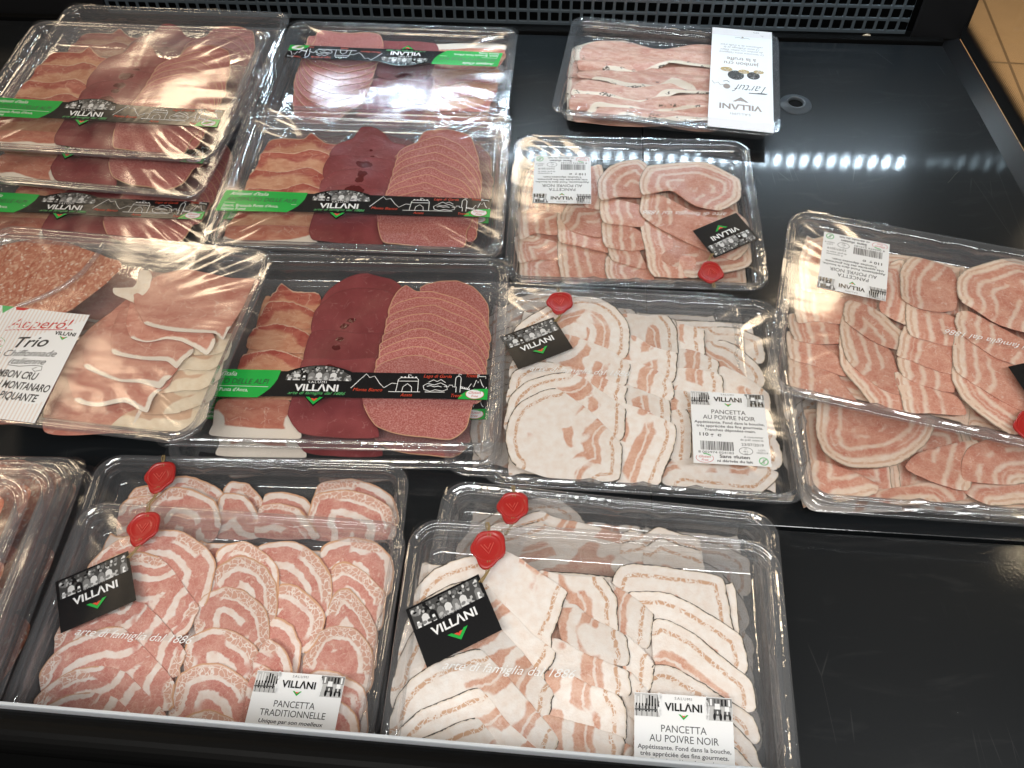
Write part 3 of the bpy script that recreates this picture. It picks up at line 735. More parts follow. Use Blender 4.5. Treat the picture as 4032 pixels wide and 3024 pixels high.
SL={
 'P1':[
  ('pepper',[14,74,20,84,29,87,52,86,79,84,90,79,94,53,93,40,51,37,25,61],[(0,7)],[]),
  ('pepper',[25,65,38,68,54,67,77,57,96,46,100,40,101,20,63,13,38,42],[(0,6)],[]),
  ('pepper',[41,48,51,50,70,41,88,27,100,19,104,14,104,-2,62,-5,42,24],[(0,6)],[]),
  ('pepper',[40,20,53,21,75,10,99,-3,104,-8,104,-21,61,-24,40,-1],[(0,5)],[]),
  ('pepper',[29,-2,50,2,81,-2,101,-21,104,-28,104,-45,37,-50],[(1,5)],[]),
  ('pepper',[12,73,14,71,25,66,41,54,42,49,38,31,19,37],[(3,5)],[]),
  ('pepper',[23,37,29,35,42,22,42,19,39,5,23,10],[(2,4)],[]),
  ('pepper',[21,15,28,14,38,3,40,-6,37,-24,23,-14],[(2,4)],[]),
  ('pepper',[22,-12,28,-13,37,-24,38,-46,23,-47],[(2,3)],[]),
  ('pepper',[-35,76,-20,75,-2,75,9,75,17,62,18,52,17,38,-14,38,-30,57],[(3,6)],[]),
  ('pepper',[-22,50,-16,55,-10,55,2,47,23,38,25,32,24,19,-13,22],[(4,6)],[]),
  ('pepper',[-28,31,-19,32,0,23,24,16,26,11,25,0,-21,6],[(3,5)],[]),
  ('pepper',[-29,10,-15,11,4,5,18,1,23,-5,22,-26,-24,-18],[(3,5)],[]),
  ('pepper',[-28,-16,-14,-16,7,-20,22,-24,24,-34,24,-44,-21,-45],[(3,5)],[]),
  ('pepper',[-25,-40,1,-40,24,-44,25,-55,-22,-59],[(2,3)],[]),
  ('pepper',[-117,55,-114,62,-106,72,-94,79,-78,84,-65,90,-48,83,-17,64,-17,58,-19,48,-24,34,-27,24,-77,21,-112,32],[(0,5),(7,11)],[]),
  ('pepper',[-122,24,-120,35,-110,51,-92,63,-74,66,-54,49,-37,34,-22,24,-22,18,-28,9,-30,3,-88,-2,-120,4],[(0,4),(7,10)],[]),
  ('pepper',[-123,1,-122,13,-115,30,-102,44,-83,48,-64,41,-44,22,-22,0,-22,-6,-26,-16,-73,-19,-120,-18],[(0,4),(7,9)],[]),
  ('pepper',[-121,-24,-119,-11,-112,0,-98,11,-81,18,-70,21,-50,5,-37,-7,-18,-27,-19,-34,-25,-43,-83,-44,-118,-38],[(0,5),(8,10)],[]),
  ('pepper',[-117,-35,-112,-26,-102,-17,-87,-10,-68,-3,-50,-20,-35,-31,-15,-45,-17,-58,-112,-65],[(0,4),(7,8)],[]),
 ],
 'T1':[
  ('trad',[60,84,66,91,80,96,101,92,114,82,117,67,114,54,87,50,66,63],[(0,6)],[]),
  ('trad',[72,70,81,76,96,69,113,56,115,45,114,30,91,29,77,42],[(0,5)],[]),
  ('trad',[74,42,79,54,88,56,102,44,112,29,115,13,114,3,81,8],[(0,6)],[]),
  ('trad',[65,5,72,24,82,30,98,28,111,16,115,4,113,-13,72,-12],[(0,6)],[]),
  ('trad',[65,-12,76,-2,94,-2,110,-10,115,-22,116,-40,72,-41],[(0,5)],[]),
  ('trad',[14,81,23,87,40,88,60,78,72,65,76,52,75,36,47,33,22,60],[(0,6)],[]),
  ('trad',[39,35,37,55,49,56,68,44,74,35,73,21,66,9,48,16],[(1,6)],[]),
  ('trad',[34,18,40,32,54,26,62,14,64,2,62,-10,40,-9],[(1,5)],[]),
  ('trad',[-16,73,-10,82,4,85,19,78,32,68,38,47,37,28,0,44],[(0,6)],[]),
  ('trad',[-18,48,-12,64,4,74,22,69,34,56,40,39,38,27,4,30],[(0,6)],[]),
  ('trad',[-18,24,-16,42,-3,50,14,48,32,36,38,24,37,10,-4,8],[(0,6)],[]),
  ('trad',[-16,-4,-16,13,-2,21,14,20,31,11,39,-2,36,-14,-3,-18],[(0,6)],[]),
  ('trad',[-16,-30,-16,-13,-3,-4,14,-4,32,-13,41,-25,45,-40,-10,-48],[(0,6)],[]),
  ('trad',[-11,-48,-4,-38,11,-32,30,-37,45,-51,-6,-65],[(0,4)],[]),
  ('trad',[-108,57,-102,68,-88,80,-66,88,-44,88,-24,78,-13,67,-12,53,-15,35,-70,31,-102,42],[(0,8)],[]),
  ('trad',[-111,31,-106,52,-89,66,-72,70,-56,68,-40,57,-17,35,-17,28,-23,13,-92,8],[(0,4),(6,8)],[]),
  ('trad',[-111,5,-106,21,-89,33,-72,35,-53,32,-32,18,-15,2,-16,-8,-18,-14,-96,-17],[(0,3),(6,8)],[]),
  ('trad',[-112,-21,-107,-5,-91,7,-76,15,-65,16,-57,11,-42,1,-17,-17,-15,-27,-17,-35,-93,-41],[(0,4),(7,9)],[]),
  ('trad',[-108,-37,-100,-24,-87,-15,-70,-11,-54,-13,-33,-26,-16,-38,-15,-53,-99,-60],[(0,3),(6,7)],[]),
 ],
 'P3':[
  ('pepper',[60,75,72,80,90,80,110,72,111,62,108,42,62,46],[(1,5)],[]),
  ('pepper',[59,58,72,64,86,60,102,41,107,31,106,17,67,23],[(1,5)],[]),
  ('pepper',[70,34,80,31,95,22,109,9,110,0,105,-20,67,-3],[(3,5)],[]),
  ('pepper',[70,6,85,-1,106,-10,110,-26,108,-42,69,-38],[(2,4)],[]),
  ('pepper',[27,-22,45,-14,84,-18,110,-41,107,-66,29,-66],[(3,4)],[]),
  ('pepper',[17,-86,20,-72,28,-61,45,-58,79,-62,107,-70,104,-79,88,-92,64,-92,34,-90],[(5,9)],[]),
  ('pepper',[35,77,44,79,59,73,59,64,57,43,33,45],[(2,4)],[]),
  ('pepper',[33,47,46,49,69,39,68,28,66,14,34,22],[(2,4)],[]),
  ('pepper',[31,25,47,28,69,23,71,14,68,-1,30,-2],[(2,4)],[]),
  ('pepper',[27,1,46,1,48,-17,43,-37,27,-32],[(1,3)],[]),
  ('pepper',[22,-23,38,-18,42,-37,39,-62,22,-63],[(1,3)],[]),
  ('pepper',[-14,84,8,85,27,86,35,72,35,60,32,40,-7,44],[(2,5)],[]),
  ('pepper',[-11,57,-2,59,14,48,33,43,33,33,28,11,-10,19],[(3,5)],[]),
  ('pepper',[-15,30,1,28,16,21,28,9,27,-8,-10,-10],[(3,4)],[]),
  ('pepper',[-14,3,3,-1,16,-7,25,-11,25,-26,22,-34,-14,-34],[(3,5)],[]),
  ('pepper',[-17,-18,-2,-20,13,-27,27,-35,28,-48,24,-63,16,-83,13,-90,-18,-91,-21,-57],[(3,7)],[]),
  ('pepper',[-110,55,-95,77,-76,91,-53,101,-35,101,-21,91,-9,74,-7,55,-12,33,-62,29,-104,33],[(0,8)],[]),
  ('pepper',[-108,22,-100,42,-80,55,-57,53,-30,42,-8,26,-9,15,-14,1,-74,-3,-108,4],[(0,2),(5,7)],[]),
  ('pepper',[-109,-9,-106,8,-94,19,-73,21,-55,15,-34,10,-11,0,-12,-9,-14,-20,-73,-25,-108,-23],[(0,3),(6,8)],[]),
  ('pepper',[-109,-37,-107,-19,-96,-3,-77,7,-61,10,-42,2,-13,-22,-12,-33,-17,-54,-72,-55,-107,-50],[(0,4),(6,8)],[]),
  ('pepper',[-98,-83,-107,-61,-106,-40,-98,-24,-83,-12,-69,-8,-55,-17,-39,-30,-16,-57,-15,-68,-17,-90,-33,-93,-70,-92],[(0,5),(8,11)],[]),
 ],
 'P4':[
  ('lean',[-109,-91,-111,-60,-100,-50,-73,-56,-69,-87,-89,-92],[(0,2)],[]),
  ('lean',[-112,-68,-118,-34,-101,-30,-75,-39,-73,-61,-96,-62],[(0,2)],[]),
  ('lean',[-113,-38,-117,5,-103,14,-70,7,-75,-29,-97,-28],[(0,2)],[]),
  ('lean',[-114,0,-113,40,-105,69,-66,70,-65,4,-102,3],[(0,3)],[]),
  ('lean',[-68,-93,-74,-61,-74,-32,-60,-39,-28,-50,-23,-85,-46,-92],[(0,2)],[]),
  ('lean',[-74,-39,-76,1,-65,7,-28,-15,-23,-52,-55,-46],[(0,2)],[]),
  ('lean',[-72,-9,-65,15,-42,16,-28,-4,-33,-33,-61,-26],[(0,2)],[]),
  ('lean',[-50,10,-48,65,-31,74,-27,38,-29,6],[(2,4)],[]),
  ('lean',[-25,-90,-28,-62,-21,-57,13,-67,17,-88],[(0,2)],[]),
  ('lean',[-23,-62,-24,-42,4,-46,11,-74,-10,-68],[(0,1)],[]),
  ('lean',[-28,-47,-30,-10,-13,-14,9,-28,10,-50],[(0,1)],[]),
  ('lean',[-30,-15,-32,22,-16,22,10,10,9,-21],[(0,1)],[]),
  ('lean',[-33,14,-35,43,-23,66,6,79,18,68,12,24,-10,23],[(0,4)],[]),
  ('lean',[50,-88,73,-83,109,-70,114,-41,114,-4,84,16,46,-12,25,-62],[(0,4)],[]),
  ('lean',[17,-86,11,-62,7,-18,18,-13,44,-34,69,-60,76,-83,50,-88],[(0,2)],[]),
  ('lean',[9,-6,12,32,29,24,65,-1,105,-34,111,-46,95,-64,53,-42],[(0,1),(4,6)],[]),
  ('lean',[10,23,9,48,18,68,41,74,80,73,110,52,109,19,89,3,65,7,39,27],[(0,7)],[]),
 ],
 'P5':[
  ('lean',[-104,-84,-109,-49,-99,-46,-72,-52,-63,-70,-48,-91,-73,-90,-92,-89],[(0,2)],[]),
  ('lean',[-107,-57,-111,-30,-94,-29,-68,-46,-62,-64,-86,-60],[(0,1)],[]),
  ('lean',[-106,-37,-112,-11,-96,-7,-70,-11,-66,-31,-88,-37],[(0,1)],[]),
  ('lean',[-105,-19,-110,23,-93,22,-67,18,-67,-10,-90,-15],[(0,1)],[]),
  ('lean',[-105,17,-109,56,-105,78,-77,95,-64,89,-64,38,-81,21],[(0,4)],[]),
  ('lean',[-43,-85,-64,-60,-69,-25,-58,-15,-27,-50,-15,-89,-29,-89],[(0,2)],[]),
  ('lean',[-62,-49,-70,-16,-67,3,-52,-6,-28,-31,-18,-72,-36,-71],[(0,2)],[]),
  ('lean',[-67,-8,-65,16,-39,11,-18,-11,-15,-27,-36,-27],[(0,1),(2,4)],[]),
  ('lean',[-39,11,-37,40,-31,70,-20,75,-14,32,-17,-1],[(2,5)],[]),
  ('lean',[-17,-90,-20,-75,-25,-52,-3,-54,23,-63,29,-79,5,-86],[(0,2)],[]),
  ('lean',[-20,-54,-23,-36,-3,-33,19,-41,20,-60,2,-61],[(0,1)],[]),
  ('lean',[-13,-38,-24,-34,-19,-2,-4,-9,20,-13,20,-43],[(1,2)],[]),
  ('lean',[-15,-12,-18,22,4,23,22,16,22,-15],[(0,1)],[]),
  ('lean',[-23,27,-24,59,-15,79,4,76,18,73,23,62,21,25,-4,18],[(0,2)],[]),
  ('lean',[57,-90,26,-68,18,-46,20,-26,36,-34,58,-57,87,-82],[(0,3)],[]),
  ('lean',[20,-41,21,0,29,2,49,-14,72,-18,94,-47,95,-66,66,-67],[(0,1)],[]),
  ('lean',[22,3,22,21,34,24,74,6,96,-9,90,-28,52,-19],[(0,1),(4,5)],[]),
  ('lean',[24,33,21,54,30,74,56,93,72,99,90,95,108,66,90,15,53,16],[(0,7)],[]),
 ],
 'P6':[
  ('lean',[-1,-79,11,-62,58,-55,74,-80,20,-89],[(3,4)],[]),
  ('lean',[-73,-92,-62,-83,-30,-75,-3,-76,-1,-86,-26,-93,-49,-96],[(5,6)],[]),
  ('lean',[-119,-82,-115,-62,-98,-64,-66,-78,-69,-89,-95,-97],[(4,5),(0,1)],[]),
  ('lean',[-42,-63,-25,-47,17,-34,14,-53,0,-81,-23,-76],[(2,4)],[]),
  ('lean',[-1,-72,8,-44,42,-28,87,-34,87,-61,38,-72],[(4,5)],[]),
  ('lean',[-102,-6,-107,-35,-103,-57,-86,-70,-51,-65,-24,-43,-13,-17,-57,-1,-83,3],[(0,6)],[]),
 ],
 'P2':[
  ('pepper',[-89,46,-87,75,-70,84,-50,93,-39,89,10,82,35,73,33,57],[(1,3)],[]),
  ('pepper',[12,71,13,81,22,85,35,78,32,65],[(1,2)],[]),
  ('pepper',[28,68,30,81,39,88,56,84,69,81,70,62,40,58],[(1,4)],[]),
 ],
 'T2':[
  ('trad',[52,55,49,86,55,92,76,95,97,90,111,81,116,57],[(0,6)],[]),
  ('trad',[-24,76,-24,85,-19,90,-4,87,10,72,14,54,-19,53],[(0,4)],[]),
  ('trad',[12,54,10,78,26,81,42,77,57,60,58,54],[(1,4)],[]),
  ('trad',[-93,48,-98,72,-94,81,-77,84,-69,75,-68,48],[(1,3)],[]),
  ('trad',[-71,48,-75,75,-63,90,-46,90,-25,81,-16,63,-22,48],[(1,5)],[]),
 ],
 'A5':[
  ('speck',[-78,43,-79,62,-75,69,-72,77,-59,69,-36,66,-31,42],[(1,5)],[]),
  ('speck',[-83,27,-85,41,-79,55,-60,56,-37,46,-34,28],[(1,4)],[]),
  ('speck',[-88,4,-89,23,-85,28,-68,31,-51,27,-35,18,-34,2],[(1,5)],[]),
  ('speck',[-89,-23,-91,-5,-84,-2,-68,3,-52,0,-36,-8,-33,-27],[(1,5)],[]),
  ('speck',[-100,-46,-99,-25,-88,-20,-63,-21,-37,-25,-36,-47],[(1,4)],[]),
  ('speck',[-101,-82,-102,-73,-100,-49,-43,-49,-35,-66,-27,-83,-65,-85],[(0,1),(4,6),(6,0)],[]),
  ('bresaola',[-32,52,-25,70,-9,84,7,88,28,83,46,68,53,53,32,36,-23,34],[(0,6)],[(-6.6,51.7,2.7)]),
  ('bresaola',[-36,24,-34,46,-21,63,-2,70,23,69,42,57,36,32,35,13,-27,9],[(0,5)],[(-7.2,28.3,5.2),(-0.9,34.9,4.6)]),
  ('bresaola',[-37,-7,-35,18,-22,24,8,19,33,20,34,-12,-33,-19],[(0,4)],[(-7.7,13.9,3.9),(-10.2,4.4,4.6)]),
  ('bresaola',[-38,-28,-36,-8,-9,-8,28,-7,32,-31,-36,-36],[(0,3)],[(-11.5,-17.1,6.4)]),
  ('bresaola',[-40,-62,-38,-40,-36,-28,24,-27,28,-56,37,-82,-5,-83,-28,-79],[(0,1),(5,0)],[]),
  ('salame',[57,68,71,77,90,79,106,71,119,54,121,41,118,18,82,34],[(0,7)],[]),
  ('salame',[32,39,33,52,37,64,44,72,54,66,69,66,94,57,115,41,119,18,57,23],[(0,8)],[]),
  ('salame',[33,30,32,43,40,51,56,58,72,59,88,52,103,44,118,32,121,10,38,6],[(0,8)],[]),
  ('salame',[32,21,31,34,39,41,56,48,71,50,86,43,103,35,117,22,120,1,37,-3],[(0,8)],[]),
  ('salame',[32,12,31,24,38,32,55,39,70,40,85,33,102,26,117,13,120,-8,37,-12],[(0,8)],[]),
  ('salame',[31,2,30,15,38,22,54,30,70,30,84,24,102,16,116,4,119,-17,36,-20],[(0,8)],[]),
  ('salame',[30,-7,29,6,37,13,53,20,69,21,84,15,101,7,116,-5,119,-26,36,-29],[(0,8)],[]),
  ('salame',[30,-15,29,-3,36,4,52,11,68,12,82,6,101,-2,115,-14,118,-34,35,-38],[(0,8)],[]),
  ('salame',[29,-24,28,-12,36,-5,52,2,67,3,82,-3,100,-10,114,-22,118,-43,34,-46],[(0,8)],[]),
  ('salame',[28,-33,28,-21,35,-14,51,-7,66,-6,81,-12,100,-19,114,-31,117,-51,34,-54],[(0,8)],[]),
  ('salame',[23,-56,26,-43,110,-39,112,-56,108,-76,96,-86,61,-83,36,-75],[(3,8)],[]),
 ],
 'A4':[
  ('speck',[-110,30,-112,57,-107,65,-76,65,-69,75,-52,62,-31,58,-28,30],[(1,6)],[]),
  ('speck',[-112,7,-114,30,-112,41,-79,45,-65,50,-44,41,-39,10],[(1,5)],[]),
  ('speck',[-114,-18,-119,9,-113,17,-87,15,-63,22,-43,10,-39,-17],[(1,5)],[]),
  ('speck',[-114,-42,-117,-18,-114,-9,-82,-10,-62,-1,-41,-10,-35,-38],[(1,5)],[]),
  ('speck',[-121,-70,-118,-42,-112,-33,-77,-34,-47,-30,-36,-64],[(1,4)],[]),
  ('speck',[-122,-84,-123,-74,-118,-61,-43,-60,-38,-80,-90,-86],[(4,0)],[]),
  ('bresaola',[-44,38,-40,56,-25,66,-18,82,-6,83,6,75,18,61,32,57,27,25,-18,18],[(0,7)],[(-4.8,49.5,3.2),(-1.0,40.0,4.5)]),
  ('bresaola',[-47,19,-42,36,-21,40,12,36,25,30,29,2,-15,-2,-44,8],[(0,4)],[(-7.3,27.8,8.8)]),
  ('bresaola',[-46,1,-36,15,-12,19,14,15,24,-7,-12,-22,-42,-19],[(0,4)],[(-5.7,12.0,7.5),(-7.5,2.8,5.5)]),
  ('bresaola',[-43,-28,-36,-8,-8,-4,20,-12,22,-42,-40,-45],[(0,3)],[(-11.5,-12.1,9.6)]),
  ('bresaola',[-45,-64,-41,-36,-10,-31,20,-36,23,-61,24,-81,-17,-81,-39,-78],[(0,1),(5,0)],[]),
  ('salame',[23,37,41,57,49,75,72,80,94,72,104,48,105,22,44,28],[(0,6)],[]),
  ('salame',[26,23,25,42,34,53,47,61,65,67,85,57,94,47,107,27,109,-3,34,-2],[(0,8)],[]),
  ('salame',[25,11,25,30,33,41,46,49,64,54,84,44,94,35,107,15,109,-14,33,-13],[(0,8)],[]),
  ('salame',[25,0,24,18,32,29,46,37,63,42,83,32,94,24,107,4,109,-25,32,-24],[(0,8)],[]),
  ('salame',[24,-12,23,6,31,17,45,25,62,30,82,21,94,12,107,-8,109,-36,32,-35],[(0,8)],[]),
  ('salame',[23,-23,22,-5,30,6,44,13,60,19,80,9,94,1,107,-19,109,-46,31,-46],[(0,8)],[]),
  ('salame',[22,-34,22,-16,30,-6,43,2,60,7,79,-2,94,-10,107,-30,109,-57,30,-56],[(0,8)],[]),
  ('salame',[22,-44,21,-27,29,-17,42,-10,58,-4,78,-13,95,-21,107,-40,109,-67,29,-67],[(0,8)],[]),
  ('salame',[21,-55,20,-38,28,-28,41,-21,57,-16,77,-24,95,-32,107,-51,109,-77,28,-77],[(0,8)],[]),
  ('salame',[19,-59,19,-29,103,-36,103,-68,100,-87,57,-86,28,-83],[(2,7)],[]),
 ],
 'E':[
  ('truffle',[-107,-86,-117,-21,-119,51,-96,68,-56,77,-14,67,56,79,63,-76,-3,-84,-85,-92],[(0,4)],[]),
  ('truffle',[-116,47,-91,69,-60,72,-14,65,54,80,56,40,-12,37,-41,17,-76,13,-110,21],[(6,9),(9,0)],[]),
  ('truffle',[-107,6,-107,25,-74,36,-35,48,0,60,55,51,54,29,10,35,-15,21,-40,8,-75,8],[(6,10)],[]),
  ('truffle',[-105,-15,-105,1,-75,6,-42,8,-18,21,54,25,55,-14,26,-16,4,-9,-16,-23,-50,-23,-82,-15],[(7,11)],[]),
  ('truffle',[-109,-48,-100,-20,-72,-21,-37,-26,2,-9,24,-16,55,-14,56,-25,14,-28,-14,-52,-34,-58,-69,-50],[(7,11),(11,0)],[]),
  ('truffle',[-107,-76,-105,-49,-69,-49,-34,-57,-7,-39,56,-28,56,-56,-5,-66,-46,-72,-75,-74],[(6,9)],[]),
  ('truffle',[-85,-92,-83,-73,-46,-69,-5,-66,56,-52,59,-77,-3,-89,-44,-87],[(5,7),(0,1)],[]),
 ],
 'K':[
  ('ham',[4,-96,-14,-45,-8,4,5,29,21,56,56,75,115,67,121,33,119,-28,115,-77,59,-90],[],[]),
  ('ham',[10,-94,3,-79,1,-43,16,-26,66,-50,74,-68,68,-86],[(5,6)],[]),
  ('cream',[57,-88,68,-65,95,-58,121,-49,127,-70,115,-83],[(3,0)],[]),
  ('cream',[76,-72,80,-52,101,-40,121,-28,126,-52,105,-67],[(2,5)],[]),
  ('cream',[80,-52,85,-33,100,-20,120,-10,125,-31,115,-44,97,-48],[(2,6)],[]),
  ('cream',[84,-30,90,-13,103,-2,121,7,125,-12,115,-26,96,-28],[(2,6)],[]),
  ('cream',[86,-1,108,10,120,13,125,-1,115,-10,97,-13],[(2,5)],[]),
  ('ham',[0,-45,-2,-22,36,-11,83,-27,88,-44,83,-51,81,-59,82,-72,75,-71,60,-66,43,-72,21,-69],[(5,11)],[]),
  ('ham',[7,-27,1,-2,24,11,70,-3,90,-26,86,-42,83,-50,65,-47,49,-48,31,-44,15,-39],[(5,10)],[]),
  ('ham',[21,-3,16,23,31,32,76,16,97,-11,93,-21,90,-30,79,-24,63,-24,46,-24,31,-21],[(4,10)],[]),
  ('ham',[28,12,22,38,39,47,84,32,111,2,110,-14,99,-9,84,-3,70,-2,55,-8,40,-5],[(4,10)],[]),
  ('fat',[5,40,3,46,12,46,18,46,20,56,16,69,24,70,30,64,33,48,31,32,16,36],[(0,6)],[]),
  ('ham',[23,40,31,52,33,64,56,76,100,71,126,72,123,44,120,13,119,1,109,7,89,6,70,5,48,9,35,22],[(7,12)],[]),
  ('spicy',[-117,7,-136,53,-129,78,-103,93,-84,96,-57,76,-31,11,-63,-3],[(2,5)],[]),
  ('spicy',[-91,10,-109,56,-106,79,-101,93,-81,95,-48,88,-18,55,-20,16,-53,5],[(2,6)],[]),
  ('spicy',[-61,7,-81,60,-75,85,-48,88,-18,79,-3,75,1,66,-4,49,-14,27,-23,11,-41,8],[(3,9)],[]),
 ],
}
SLOPE = {'P1': .045, 'T1': .045, 'P3': .045, 'A4': .035, 'A5': .035, 'P4': -.04, 'P5': -.04, 'P6': -.03, 'P2': .03, 'T2': .03, 'E': .0, 'K': -.05}
for key, dy in (('P2', -12), ('T2', -12)):
    SL[key] = SL[key] + [(kd, [c + (dy if i % 2 else 0) for i, c in enumerate(fl)], rd, s3) for kd, fl, rd, s3 in SL[key]]
for key, dy in (('P1', -17), ('T1', -17)):      # the rows go on under the front rail
    add = []
    for idx in ((19, 14, 8, 4) if key == 'P1' else (18, 13, 7, 4)):
        kd, fl, rd, s3 = SL[key][idx]
        for m in (1, 2): add.append((kd, [c + (dy*m if i % 2 else 0) for i, c in enumerate(fl)], rd, s3))
    SL[key] = SL[key] + add[::-1] if False else SL[key] + add
for key in ('A4', 'A5'):
    kd, fl, rd, s3 = SL[key][5]; SL[key][5] = ('hamwide', fl, rd, s3)
MESH = {}
def slices_of(key):
    if key not in MESH:
        R = random.Random(sum(map(ord, key))); big = 2.6 if key == 'E' else 1.0
        ws = [(R.uniform(9, 16), R.uniform(9, 16), R.uniform(0, 6.3), R.uniform(0, 6.3), R.uniform(.25, .5)*(1.6 if key in ('P4', 'P5', 'P6') else 1.2)) for _ in range(4)]
        if key == 'E': ws = [(55, 4.4, .9, 1.0, 1.9), (33, 6.1, 1.3, 2.0, 1.3), (17, 9, 0, 0, .7)]
        wave = lambda x, y: sum(q*math.sin(x/a+c)*math.sin(y/b+d) for a, b, c, d, q in ws)
        L = list(SL[key])
        if L[0][0] in ('pepper', 'lean', 'trad') and key not in ('P2', 'T2'):            # slices at the bottom of the fans, showing only in the gaps
            xs = [c for s_ in L for c in s_[1][0::2]]; ys = [c for s_ in L for c in s_[1][1::2]]
            x0, x1, y0, y1 = min(xs)+9, max(xs)-9, min(ys)+9, max(ys)-12
            for i in range(3):
                a, q = x0+(x1-x0)*i/3-3, x0+(x1-x0)*(i+1)/3+3
                L.insert(0, (L[0][0], [round(v) for v in (a, y0+6, a, y1-8, a+8, y1, q-8, y1, q, y1-8, q, y0+6, q-8, y0, a+8, y0)], [(0, 7)], []))
        if key in ('A4', 'A5'):
            xs = [c for s_ in L if s_[0] == 'speck' for c in s_[1][0::2]]; ys = [c for s_ in L if s_[0] == 'speck' for c in s_[1][1::2]]
            x0, x1, y0, y1 = min(xs)+10, max(xs)-4, min(ys)+6, max(ys)-14
            L.insert(0, ('speck', [round(v) for v in (x0, y0+5, x0+4, y1-5, x0+12, y1, x1-8, y1, x1, y1-5, x1, y0+5, x1-8, y0, x0+8, y0)], [], []))
        MESH[key] = [(kd, slice_mesh(kd, fl, rd, s3, i, len(L), SLOPE[key], wave, i*17+len(key)+ord(key[0])+ord(key[-1]), (i < 3 and L[0][0] in ('pepper', 'lean', 'trad') and key not in ('P2', 'T2')) or (key in ('K', 'A4', 'A5') and i == 0))) for i, (kd, fl, rd, s3) in enumerate(L)]
    return MESH[key]
PART = {'pepper': 'pancetta_slice', 'lean': 'pancetta_slice', 'trad': 'pancetta_slice', 'salame': 'salami_slice', 'bresaola': 'bresaola_slice', 'speck': 'speck_slice',
        'ham': 'ham_slice', 'hamwide': 'speck_slice', 'truffle': 'ham_slice', 'cream': 'fat_strip', 'fat': 'fat_strip', 'spicy': 'salami_slice'}

# ------------------------------------------------------------------ labels of the packs
def affine(p0, px, py, w_, h_):
    """sheet (0..w_, 0..h_) -> pack: p0 lower left, px lower right, py upper left"""
    p0, px, py = map(np.array, (p0, px, py))
    ex, ey = (px-p0)/w_, (py-p0)/h_
    return [[ex[0], ey[0], p0[0]], [ex[1], ey[1], p0[1]]]
def pancetta_label(two):
    F = Flat(); W_, Hh = 59.0, 70.0
    F.grid(0, 0, W_, Hh, 'white', 0, 8, 8)
    street(F, 0.2, 15.5, 56.5, 69.6, 'shop'); street(F, 43.5, 58.8, 56.5, 69.6, 'cars')
    logo(F, 29.5, 60.6, 4.5, 'black', 6); chevron(F, 29.5, 55.6, 3.0, 6)
    F.text(two[0], 29.5, 48.2, 4.2, 'text', 2, wd=two[2]); F.text(two[1], 29.5, 42.6, 4.2, 'text', 2, wd=two[3])
    if 'POIVRE' in two[1]:
        for i, (t, wd) in enumerate((('Appétissante. Fond dans la bouche,', 55), ('très appréciée des fins gourmets.', 52), ('Tranches déposées-main.', 40))):
            F.text(t, 29.5, 38.4-3.7*i, 2.5, 'text', 2, wd=wd, bold=0.012)
    else:
        for i, (t, wd) in enumerate((('Unique par son moelleux', 42), ('et sa saveur,', 22), ('appelle une autre.', 32))):
            F.text(t, 29.5, 38.2-3.9*i, 2.5, 'text', 2, wd=wd, shear=0.15, bold=0.012)
    F.text('110 g  ℮', 5.5, 26.0, 3.1, 'text', 2, align='l', wd=17, bold=0.02)
    F.text('A consommer', 55, 25.8, 2.0, 'text', 2, align='r', wd=15); F.text('de préf. avant le:', 55, 23.0, 2.0, 'text', 2, align='r', wd=18)
    R = random.Random(3); x = 6.0
    while x < 31:
        b = R.choice([.25, .4, .4, .7]); F.rect(x, 12.6, x+b, 21, 'text', 2); x += b + R.choice([.3, .4, .6])
    F.text('8 002974 024183', 17.5, 9.6, 2.1, 'text', 2, wd=27)
    F.text('23/07/2019', 46, 18.2, 2.6, 'text', 2, wd=17)
    F.ring(40.5, 13.2, 5.2, 3.4, .35, 'text', 2)
    for i, t in enumerate(('IT', '66 L', 'CE')): F.text(t, 40.5, 14.4-2.2*i, 1.5, 'text', 2)
    F.text('LOT:', 53, 13.8, 1.7, 'text', 2, wd=5.5); F.text('1020319', 53, 11.4, 1.6, 'text', 2, wd=8.5)
    gluten(F, 8.6, 4.9, 0.95, 2)
    F.text('Sans gluten', 31.5, 5.9, 3.0, 'text', 2, wd=23, bold=0.02); F.text('ni dérivés du lait', 31.5, 2.0, 2.3, 'text', 2, wd=27, bold=0.02)
    F.ring(53.3, 4.6, 3.3, 3.3, .7, 'sage', 2); F.line([(51.2, 2.5), (55.4, 6.7)], .7, 'sage', 3)
    F.poly([(52.6, 2.4), (54.0, 2.4), (54.0, 5.2), (53.6, 6.8), (53.0, 6.8), (52.6, 5.2)], 'grey3', 2)
    return F, W_, Hh
def hang_tag():
    F = Flat(); W_, Hh = 50.0, 43.0
    F.grid(0, 0, W_, Hh, 'black', 0, 6, 5)
    crowd(F, 2.0, 48.0, 26.5, 41.5)
    logo(F, 25, 17.2, 6.0, 'white', 8); chevron(F, 25, 6.5, 6.8, 8)
    return F, W_, Hh
